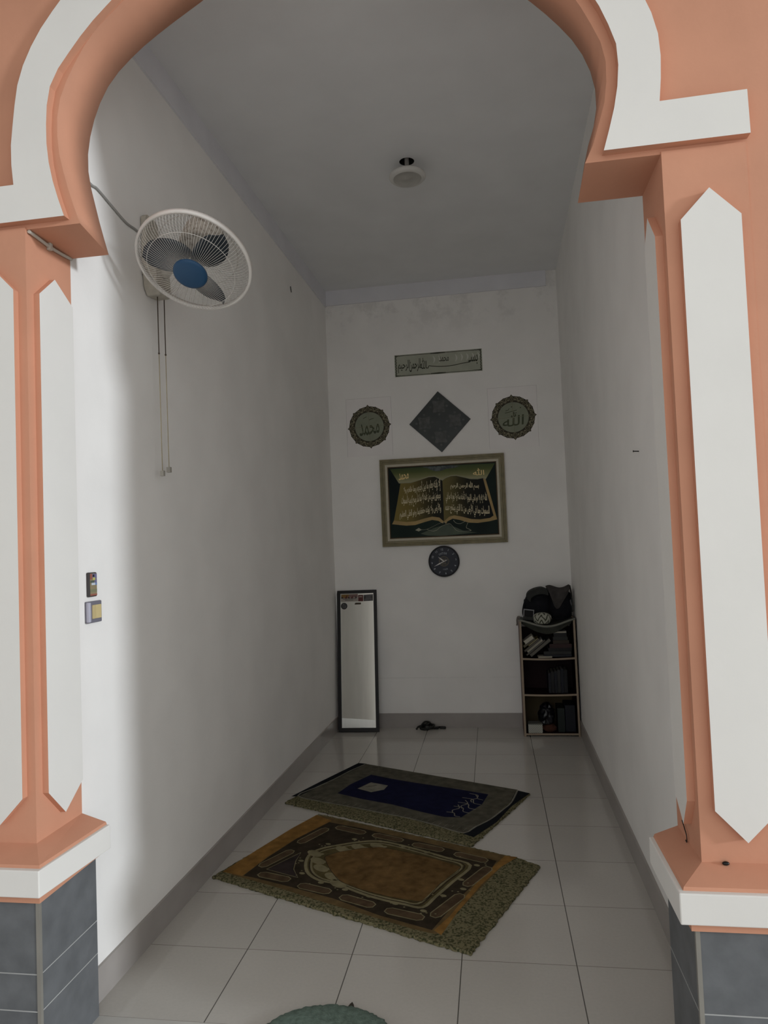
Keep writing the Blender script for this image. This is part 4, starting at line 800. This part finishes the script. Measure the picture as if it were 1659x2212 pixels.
# ------------------------------------------------------------------ wall fan
def fan():
    OFF=mat('dusty_ivory_plastic',(0.45,0.42,0.36),0.5,var=0.12,scale=25); WIRE=mat('ivory_wire',(0.62,0.60,0.56),0.4,var=0.06); RIM=mat('ivory_rim',(0.70,0.67,0.63),0.45)
    DUST=mat('dust_mottled_plastic',(0.44,0.41,0.36),0.8,scale=55,col2=(0.16,0.13,0.10),mix=(.50,.72))
    BLADE=mat('smoky_teal_blade',(0.020,0.028,0.036),0.35,var=0.15,spec=0.5); BLUE=mat('blue_badge',(0.018,0.065,0.140),0.4,var=0.03); DARK=mat('dark_slot',(0.02,0.018,0.015),0.7)
    root=empty('wall_fan',(xl(.5),.5,2.60),label='white wall fan with dark blades and a blue hub badge on the left wall',cat='fan')
    ro=Vector(root.location)
    def part(mb,name,mats,par=None,**k):
        o=mb.build(name,mats,None,**k); o.parent=par or root
        if par is None: o.location=-ro
        return o
    a=Vector((-.034,-.52,-.853)).normalized()            # the way the fan faces
    c=Vector((.322,.285,2.580))                          # centre of the cage rim
    e1=Vector((.940,.150,-.38)); e1=(e1-a*e1.dot(a)).normalized(); e2=a.cross(e1)
    M=Matrix(((e1.x,e2.x,a.x,c.x),(e1.y,e2.y,a.y,c.y),(e1.z,e2.z,a.z,c.z),(0,0,0,1)))
    RR=.212
    part(MB().lathe([(RR-.006,-.009),(RR+.004,-.009),(RR+.004,.009),(RR-.006,.009),(RR-.006,-.009)],72,0,M),'cage_rim',RIM)
    def grille(prof,n,r,rings):
        g=MB(); P=catmull([(x,0,z) for x,z in prof],3)
        for k in range(n):
            t=2*math.pi*k/n; cs,sn=math.cos(t),math.sin(t)
            g.tube([M@Vector((p.x*cs,p.x*sn,p.z)) for p in P],r,4,cap=False)
        for rr,z in rings: g.tube([M@Vector((rr*math.cos(2*math.pi*k/64),rr*math.sin(2*math.pi*k/64),z)) for k in range(64)],r*1.5,6,closed=True)
        return g
    part(grille([(.056,.064),(.110,.061),(.160,.050),(.192,.032),(RR-.003,.004)],100,.00062,[(.162,.0495)]),'front_grille',WIRE)
    part(grille([(.060,-.075),(.120,-.074),(.170,-.060),(.198,-.035),(RR-.003,-.004)],72,.0006,[(.150,-.067)]),'rear_grille',DUST)
    b=part(MB().lathe([(0,.074),(.052,.074),(.062,.070),(.064,.062),(.056,.060),(0,.060)],48,0,M),'hub_badge',BLUE)
    part(MB().lathe([(0,.052),(.022,.050),(.026,.040),(.026,-.030),(0,-.030)],32,0,M),'blade_hub',OFF)
    for ang in (36,156,284):
        m=MB(); nr,na=10,8; v=[]
        for i in range(nr+1):
            r=.020+(.185-.020)*i/nr; u=i/nr
            half=min(1.0,(.010+.070*math.sin(math.pi*min(1,.10+.90*u**.9))**.6*(.55+.45*u))/r)*1.25; cen=.35*u
            for j in range(na+1):
                t=R(ang)+cen+half*(2*j/na-1)*.80; w=2*j/na-1
                v.append(M@Vector((r*math.cos(t),r*math.sin(t),.012+w*.022*(1-.3*u))))
        m.add(v,[(i*(na+1)+j,(i+1)*(na+1)+j,(i+1)*(na+1)+j+1,i*(na+1)+j+1) for i in range(nr) for j in range(na)],0,True)
        part(m,'blade',BLADE,solid=.003)
    part(MB().lathe([(0,-.215),(.045,-.213),(.068,-.200),(.078,-.170),(.080,-.085),(.070,-.076),(0,-.075)],40,0,M),'motor_housing',DUST)
    k=M@Vector((.020,-.062,-.150))
    part(MB().lathe([(0,.05),(.018,.048),(.020,.0),(0,0)],20,0,M@Matrix.Translation((.030,-.050,-.262))),'oscillation_knob',OFF)
    # bracket on the wall, arm to the motor
    x0=xl(.5)+.0035
    part(MB().prism([(.470,2.640),(.470,2.880),(.490,2.895),(.560,2.895),(.580,2.880),(.580,2.640)],lambda y,z:(x0,y,z),lambda y,z:(x0+.022,y,z)),'wall_plate',OFF,bevel=.003)
    part(MB().prism([(.468,2.690),(.480,2.590),(.505,2.560),(.600,2.572),(.612,2.610),(.605,2.700)],lambda y,z:(x0,y,z),lambda y,z:(x0+.060,y*.96+.0205,z*1.0)),'control_box',OFF,bevel=.006)
    part(MB().box(x0+.0605,x0+.0615,.492,.535,2.578,2.583),'slot',DARK)
    arm=[Vector((x0+.05,.545,2.66)),Vector((x0+.10,.535,2.70)),Vector((x0+.17,.49,2.735)),M@Vector((0,0,-.14))]
    part(MB().tube(catmull(arm,6),[.026]*6+[.022]*13,14),'arm',OFF)
    STR=mat('dark_cord',(0.07,0.05,0.035),0.8); BEI=mat('beige_cord',(0.42,0.36,0.24),0.7); KN=mat('grey_pull_knob',(0.36,0.34,0.30),0.6)
    for y,zm,zb in ((.530,2.325,1.836),(.590,2.335,1.857)):
        x=x0+.035
        p=part(MB().tube([(x,y,2.575),(x,y+.001,zm)],.0022,6),'pull_cord',STR)
        for mb,nm,mt_ in ((MB().tube([(x,y+.001,zm+.004),(x,y+.004,zb)],.0018,6),'lower_cord',BEI),(MB().box(x-.008,x+.008,y-.004,y+.012,zb-.022,zb),'pull_knob',KN),(MB().sphere((x,y+.001,zm),(.004,.004,.005),10,6),'knot',STR)):
            o=mb.build(nm,mt_); o.parent=p
fan()
CAB=mat('ivory_cable',(0.52,0.49,0.43),0.6)
GCAB=mat('grey_cable',(0.36,0.355,0.34),0.6)
def wall_pt(y,z): return (xl(y)+.005,y,z)
w=MB().tube(catmull([wall_pt(.012,2.850)]+[wall_pt(y,z) for y,z in ((.122,2.835),(.165,2.838),(.261,2.819),(.357,2.802),(.430,2.806),(.475,2.800),(.480,2.770))],8),.0045,8).build('fan_cable',GCAB)
tag(w,'grey cable drooping along the left wall up to the fan','cable')
w=MB().tube(catmull([(.0065,-.222,2.505),(.0065,-.17,2.503),(.0065,-.12,2.500),(.0065,-.06,2.502),(.0065,-.004,2.507)],6),.0055,8).build('ledge_cable',CAB)
tag(w,'short ivory cable tucked under the arch ledge on the left column','cable')
c_=MB().box(.0005,.014,-.128,-.114,2.488,2.512).build('cable_clip',CAB,w,bevel=.002)

# ------------------------------------------------------------------ switch and remote
def switch():
    F=mat('violet_grey_plastic',(0.17,0.165,0.20),0.35,var=0.04); L=mat('pale_violet_plastic',(0.42,0.42,0.50),0.35); B=mat('warm_yellow_rocker',(0.58,0.47,0.24),0.4,var=0.03)
    root=empty('light_switch',(xl(.08),.0805,1.303),label='light switch with violet-grey frame and yellow rocker near the left column',cat='light switch')
    n=MB(); prof=[(-.0435,0),(-.0435,.006),(-.040,.012),(-.036,.014),(.036,.014),(.0435,.008),(.0435,0)]
    n.prism(prof,lambda y,x:(x,y,-.037),lambda y,x:(x,y,.037)); n.build('frame',F,root,bevel=.003)
    MB().box(.004,.0165,-.0435,-.030,-.034,.034).build('side_strip',L,root,bevel=.003)
    m=MB().prism([(-.022,.013),(-.022,.0185),(.0,.0155),(.030,.0175),(.030,.013)],lambda y,x:(x,y,-.023),lambda y,x:(x,y,.024)); m.build('rocker',B,root,bevel=.001)
switch()
def remote():
    root=empty('remote_control',(xl(.07),.073,1.397),label='slim remote with coloured keys stuck on the wall above the light switch',cat='remote')
    MB().box(0,.012,-.024,.024,-.042,.042).build('case',mat('dark_case',(0.05,0.045,0.045),0.4),root,bevel=.004)
    cols=[('dusky_red',(0.30,0.11,0.08)),('violet_key',(0.16,0.15,0.26)),('black_key',(0.02,0.02,0.02)),('yellow_key',(0.50,0.48,0.14)),('green_grey_key',(0.09,0.11,0.09)),('white_key',(0.55,0.60,0.66)),('blue_key',(0.16,0.24,0.44)),('olive_panel',(0.27,0.22,0.13)),('grey_green_panel',(0.20,0.20,0.12))]
    ms=[mat(a,c,0.5) for a,c in cols]; s=MB(); x=.0124
    def r(a,b,c,d,k,e=0): s.add([(x+e,a,c),(x+e,b,c),(x+e,b,d),(x+e,a,d)],[(0,1,2,3)],k)
    r(-.020,.021,-.038,.038,7); r(-.020,-.006,.018,.037,0,.0003); r(-.006,.021,.020,.037,1,.0003); r(-.004,.006,.026,.034,2,.0006); r(-.004,.010,.015,.024,3,.0006); r(-.018,.004,.006,.014,4,.0006); r(.006,.021,.004,.018,1,.0003); r(-.012,.010,-.002,.006,5,.0006); r(.010,.021,-.002,.006,6,.0006); r(-.020,.021,-.026,-.016,8,.0003); r(-.020,.021,-.038,-.032,0,.0003)
    s.build('keypad',ms,root)
remote()
# ------------------------------------------------------------------ ceiling lamp
def lamp():
    root=empty('ceiling_lamp',(LX,LY,H),label='round white disc lamp hanging on a short stem from the ceiling',cat='lamp')
    Wm=mat('white_lamp_plastic',(0.62,0.61,0.58),0.5,var=0.03); Df=mat('unlit_diffuser',(0.40,0.39,0.36),0.4,var=0.05); Dk=mat('dark_recess',(0.012,0.011,0.010),0.9)
    MB().lathe([(.0425,.002),(.0425,.065),(0,.066)],32,0).build('recess',Dk,root)
    MB().lathe([(.0125,.060),(.0125,-.058)],20,0).build('stem',mat('stem_grey',(0.30,0.29,0.27),0.5),root)
    MB().lathe([(.020,-.052),(.024,-.062),(.030,-.066),(.090,-.072),(.102,-.080),(.104,-.092),(.096,-.100),(.080,-.102)],56,0).build('lamp_body',Wm,root)
    MB().lathe([(.080,-.1015),(.072,-.096),(.050,-.092),(.022,-.094),(.012,-.100),(0,-.101)],56,0).build('diffuser',Df,root)
lamp()

# ------------------------------------------------------------------ prayer rugs
def poly_off(P,k):
    cx=sum(p[0] for p in P)/len(P); cy=sum(p[1] for p in P)/len(P); return [(cx+(a-cx)*k,cy+(b-cy)*k) for a,b in P]
SPECK=mat('speckled_olive_pile',(0.17,0.15,0.085),0.95,scale=110,col2=(0.05,0.052,0.026),mix=(.46,.60),bump=0.5,bscale=330,spec=0.05,detail=6)
def pile(n,c,v=.25,**k): return mat(n,c,0.95,var=v,scale=22,bump=0.6,bscale=350,spec=0.05,**k)
def rug_base(P,seed,th):
    rnd=random.Random(seed); Q=[]; n=len(P)
    for i in range(n):
        a,b=Vector(P[i]),Vector(P[(i+1)%n]); k=max(2,int((b-a).length/.012)); t=(b-a).normalized(); q=Vector((t.y,-t.x))
        for j in range(k): p=a+(b-a)*j/k+q*(rnd.gauss(0,.0025) if j else 0); Q.append((p.x,p.y))
    m=MB(); nq=len(Q); ins=poly_off(Q,.992)
    v=[(a,b,.001) for a,b in Q]+[(a,b,th*.7) for a,b in Q]+[(a,b,th) for a,b in ins]
    m.add(v,[(i,(i+1)%nq,nq+(i+1)%nq,nq+i) for i in range(nq)]+[(nq+i,nq+(i+1)%nq,2*nq+(i+1)%nq,2*nq+i) for i in range(nq)],0,True)
    m.add(v,[tuple(range(nq-1,-1,-1))],0); m.add(v,[tuple(range(2*nq,3*nq))],0); return m
def fl(m,P,z,k): m.add([(a,b,z) for a,b in P],[tuple(range(len(P)))],k)
def stroke(m,P,w,z,k,closed=False,smooth=6):
    Q=catmull([(a,b,0) for a,b in P],smooth,closed); n=len(Q); v=[]
    for i in range(n):
        t=(Q[(i+1)%n]-Q[i-1]) if closed else (Q[min(i+1,n-1)]-Q[max(i-1,0)]); t.normalize(); s=Vector((-t.y,t.x,0))*w/2
        v+=[(Q[i].x+s.x,Q[i].y+s.y,z),(Q[i].x-s.x,Q[i].y-s.y,z)]
    m.add(v,[(2*i,2*i+1,(2*i+3)%(2*n),(2*i+2)%(2*n)) for i in range(n if closed else n-1)],k)
def smooth(P,n=5): return [(q.x,q.y) for q in catmull([(a,b,0) for a,b in P],n,True)]
def dot(m,c,rx,ry,ang,z,k,n=12): 
    cs,sn=math.cos(ang),math.sin(ang); fl(m,[(c[0]+rx*math.cos(t)*cs-ry*math.sin(t)*sn,c[1]+rx*math.cos(t)*sn+ry*math.sin(t)*cs) for t in [2*math.pi*i/n for i in range(n)]],z,k)
def brown_rug():
    g=G['R2']; th=.013; m=rug_base(g['out'],1,th); z=th
    ms=[SPECK,pile('rug_brown',(0.125,0.085,0.038)),pile('rug_dark_brown',(0.034,0.026,0.017)),pile('rug_orange',(0.22,0.118,0.034)),pile('rug_beige',(0.20,0.175,0.10),.2),pile('rug_golden_brown',(0.125,0.074,0.028),.35),pile('rug_mid_brown',(0.078,0.052,0.030)),pile('rug_olive_brown',(0.082,0.066,0.028)),pile('rug_plum',(0.034,0.026,0.024))]
    fl(m,g['brown'],z+.0004,1); fl(m,g['orangeL'],z+.0008,3); fl(m,g['orangeR'],z+.0012,3); fl(m,g['dark'],z+.0008,2)
    a=Vector(g['out'][4]); b=Vector(g['out'][3]); ang=math.atan2(b.y-a.y,b.x-a.x)
    fl(m,g['spand'],z+.0010,8); stroke(m,g['spand'],.004,z+.0012,4,True,1)
    N=smooth(g['niche'][:-2][1:-2]) if False else g['niche']
    fl(m,N,z+.0011,7); stroke(m,N,.015,z+.0013,4,True,4)
    stroke(m,poly_off(N,.945),.006,z+.0014,2,True,4); stroke(m,poly_off(N,.915),.010,z+.0016,4,True,4)
    for p in g['leaves']: 
        dot(m,p,.048,.026,ang-.3,z+.0015,4); dot(m,(p[0]+.03,p[1]-.008),.020,.012,ang+.6,z+.0017,4)
    fl(m,g['field'],z+.0018,5); stroke(m,g['field'],.003,z+.0020,2,True,3)
    c=g['cart']
    for i in range(0,len(c),2):
        p,q=Vector(c[i]),Vector(c[i+1]); t=(q-p).normalized(); s=Vector((-t.y,t.x))*.024; L=(q-p).length
        pl=[p+s*.5+t*0,p+s+t*.02,q+s-t*.02,q+s*.5,q-s*.5,q-s-t*.02,p-s+t*.02,p-s*.5]
        fl(m,[(v.x,v.y) for v in pl],z+.0013,6); stroke(m,[(v.x,v.y) for v in pl],.005,z+.0016,4,True,1)
    for p in g['dots']: dot(m,p,.015,.010,ang,z+.0019,4)
    rnd=random.Random(4)
    for p in g['dots']:
        for k in range(3): dot(m,(p[0]+rnd.uniform(-.05,.05),p[1]+rnd.uniform(-.03,.03)),.005,.004,0,z+.0015,4,6)
    o=m.build('prayer_rug',ms,merge=False,recalc=False,origin=(.78,1.04,0)); tag(o,'brown and orange prayer rug with an arch niche, nearer the entrance','rug','prayer rugs on the floor')
def blue_rug():
    g=G['R1']; th=.013; m=rug_base(g['out'],2,th); z=th
    ms=[SPECK,pile('rug_grey_olive',(0.088,0.082,0.062)),pile('rug_black_navy',(0.010,0.011,0.014)),pile('rug_navy',(0.008,0.009,0.030)),pile('rug_pale',(0.215,0.205,0.165),.2),pile('rug_grey_line',(0.19,0.18,0.145))]
    fl(m,g['grey'],z+.0006,1); fl(m,g['bandL'],z+.0010,2); fl(m,g['bandR'],z+.0010,2); stroke(m,g['line'],.010,z+.0013,5,False,3)
    # small mesh of thin lines woven in the border
    P=g['grey']; A,B,C,Dd=Vector(P[6-6]),Vector(P[1]),Vector(P[4]),Vector(P[10])
    for k in range(30):
        t=(k+.5)/30; p=Dd+(C-Dd)*t; u=(A-Dd).normalized(); stroke(m,[tuple(p+u*.02),tuple(p+u*.045),tuple(p+u*.060)],.0022,z+.0009,5,False,1)
    fl(m,g['navy'],z+.0011,3); fl(m,g['motif'],z+.0014,4)
    mo=g['motif']; stroke(m,[mo[0],mo[1]],.004,z+.0016,1,False,1); c=Vector(mo[0])*.5+Vector(mo[2])*.5; stroke(m,[tuple(c+Vector((-.03,.01))),tuple(c+Vector((.02,.03)))],.006,z+.0016,1,False,1); stroke(m,[tuple(c+Vector((-.045,.0))),tuple(c+Vector((.01,.02)))],.004,z+.0016,1,False,1)
    s=g['strokes']
    for i in range(0,len(s),2):
        p,q=Vector(s[i]),Vector(s[i+1]); t=q-p; nrm=Vector((-t.y,t.x)); stroke(m,[tuple(p),tuple(p+t*.4+nrm*.16),tuple(p+t*.7-nrm*.08),tuple(q)],.0055,z+.0014,4,False,5)
    o=m.build('prayer_rug',ms,merge=False,recalc=False,origin=(.82,1.94,0)); tag(o,'dark blue and grey prayer rug with a pale woven motif, farther back','rug','prayer rugs on the floor')
brown_rug(); blue_rug()
def doormat():
    m=mat('green_plush',(0.135,0.185,0.155),0.95,var=0.25,scale=60,bump=1.0,bscale=200,spec=0.05)
    b=MB(); n=180; rnd=random.Random(8); v=[]
    rj=[.205+rnd.gauss(0,.0018) for _ in range(n)]
    rings=[(1.0,.001),(1.0,.010),(.97,.015),(.85,.017),(.5,.017),(0.01,.017)]
    for k,z in rings: v+=[(rj[i]*k*math.cos(2*math.pi*i/n)*1.12,rj[i]*k*math.sin(2*math.pi*i/n),z) for i in range(n)]
    b.add(v,[(r*n+i,r*n+(i+1)%n,(r+1)*n+(i+1)%n,(r+1)*n+i) for r in range(len(rings)-1) for i in range(n)],0,True); b.add(v,[tuple(range(n-1,-1,-1))],0)
    o=b.build('doormat',m); o.location=(.815,-.098,0); tag(o,'round green plush mat on the floor at the entrance','mat')
doormat()
LEAF=mat('dark_dry_leaf',(0.035,0.028,0.020),0.8)
b=MB(); b.add([(-.012,-.006,.0),(-.004,.007,.006),(.004,.010,.011),(.010,.002,.008),(.013,-.006,.001),(.0,-.009,.003)],[(0,1,5),(1,2,5),(2,3,5),(3,4,5)],0)
o=b.build('dry_leaf',LEAF,solid=.0012); o.location=(.858,.111,.002); tag(o,'tiny dark dry leaf lying at the edge of the green mat','leaf')
def junk():
    m=mat('black_cable',(0.010,0.010,0.009),0.5); g=mat('dark_plug',(0.03,0.03,0.028),0.5)
    root=empty('extension_cord',(.80,3.455,0),label='tangled black cord with plug lying against the back skirting',cat='cord')
    rnd=random.Random(2); P=[(-.082,-.030,.010),(-.07,-.005,.022),(-.03,.015,.030),(.0,-.012,.038),(.02,.02,.050),(-.02,.03,.052),(-.045,.0,.030),(-.05,-.02,.012),(-.01,-.035,.010),(.04,-.02,.022),(.055,.01,.034),(.02,.025,.030),(-.03,.02,.016),(-.02,-.02,.014),(.05,-.01,.016),(.10,.015,.014),(.145,.03,.010)]
    MB().tube(catmull(P,8),.0075,8).build('cord',m,root)
    MB().tube(catmull([(-.055,.01,.012),(-.02,.03,.030),(.03,.02,.038),(.06,-.01,.020),(.09,.0,.012),(.06,.02,.008),(.0,.01,.010)],8),.008,8).build('cord_loop',m,root)
    MB().box(-.012,.022,-.035,-.010,.008,.034).build('plug',g,root,bevel=.005)
    MB().box(.10,.150,.010,.030,.001,.018).build('connector',m,root,bevel=.004)
junk()
NM=mat('dark_iron',(0.03,0.028,0.026),0.5,metal=0.5)
o=MB().tube([(0,0,0),(-.022,-.004,.001)],.0022,8).tube([(-.022,-.004,.001),(-.0235,-.0043,.001)],.004,10).build('nail',NM); o.location=(xr(.668)+.001,.668,1.819); tag(o,'small dark nail in the right wall at head height','nail')
o=MB().tube([(0,0,.02),(.004,.0,-.022)],.0025,8).build('nail',NM); o.location=(xl(2.535)+.003,2.535,3.33); tag(o,'small dark nail high on the left wall behind the fan','nail')
o=MB().sphere((0,0,.004),(.009,.006,.005),14,8).build('beetle',mat('shiny_black',(0.008,0.008,0.008),0.25)); o.location=(1.928,-.238,.6455); tag(o,'tiny black oval insect on the ledge of the right column','insect')
o=MB().tube(catmull([(1.868,-.070,.690),(1.866,-.100,.680),(1.866,-.118,.667),(1.867,-.112,.648),(1.868,-.098,.6475)],6),.0015,6).build('wire_scrap',NM); tag(o,'thin dark wire curl at the foot of the right column','wire')

# ------------------------------------------------------------------ daylight, camera
w=bpy.data.worlds.new('overcast_sky'); S.world=w; w.use_nodes=True; nt=w.node_tree; bg=nt.nodes['Background']
bg.inputs['Color'].default_value=(0.965,0.98,0.975,1); bg.inputs['Strength'].default_value=1.06
def sun(name,az,el,energy,angle,col):
    l=bpy.data.lights.new(name,'SUN'); l.energy=energy; l.angle=R(angle); l.color=col
    o=bpy.data.objects.new(name,l); COL.objects.link(o)
    d=Vector((math.cos(R(el))*math.cos(R(az)),math.cos(R(el))*math.sin(R(az)),math.sin(R(el))))   # towards the light
    o.rotation_euler=d.to_track_quat('Z','Y').to_euler(); o.location=d*8+Vector((1,0,1)); return o
sun('daylight',-16,10,1.55,6,(0.93,0.985,1.04))
cam=bpy.data.cameras.new('camera'); co=bpy.data.objects.new('camera',cam); COL.objects.link(co); S.camera=co
cam.sensor_fit='HORIZONTAL'; cam.sensor_width=36; cam.lens=1488.61/1659*36; cam.shift_x=-2.957/1659; cam.shift_y=11.816/1659; cam.clip_start=.02
Rv=Vector((0.98770337,0.15121497,-0.03969983)); Uv=Vector((0.04534224,-0.03404905,0.99839108)); Fv=Vector((-0.14961994,0.98791431,0.04048679))
co.matrix_world=Matrix(((Rv.x,Uv.x,-Fv.x,1.3746),(Rv.y,Uv.y,-Fv.y,-2.131),(Rv.z,Uv.z,-Fv.z,1.4915),(0,0,0,1)))
S.view_settings.view_transform='Standard'; S.view_settings.look='None'; S.view_settings.exposure=0.0; S.view_settings.gamma=1.0; S.view_settings.use_curve_mapping=False
S.cycles.max_bounces=10; S.cycles.diffuse_bounces=8; S.cycles.glossy_bounces=5; S.cycles.use_denoising=True; S.cycles.sample_clamp_indirect=6
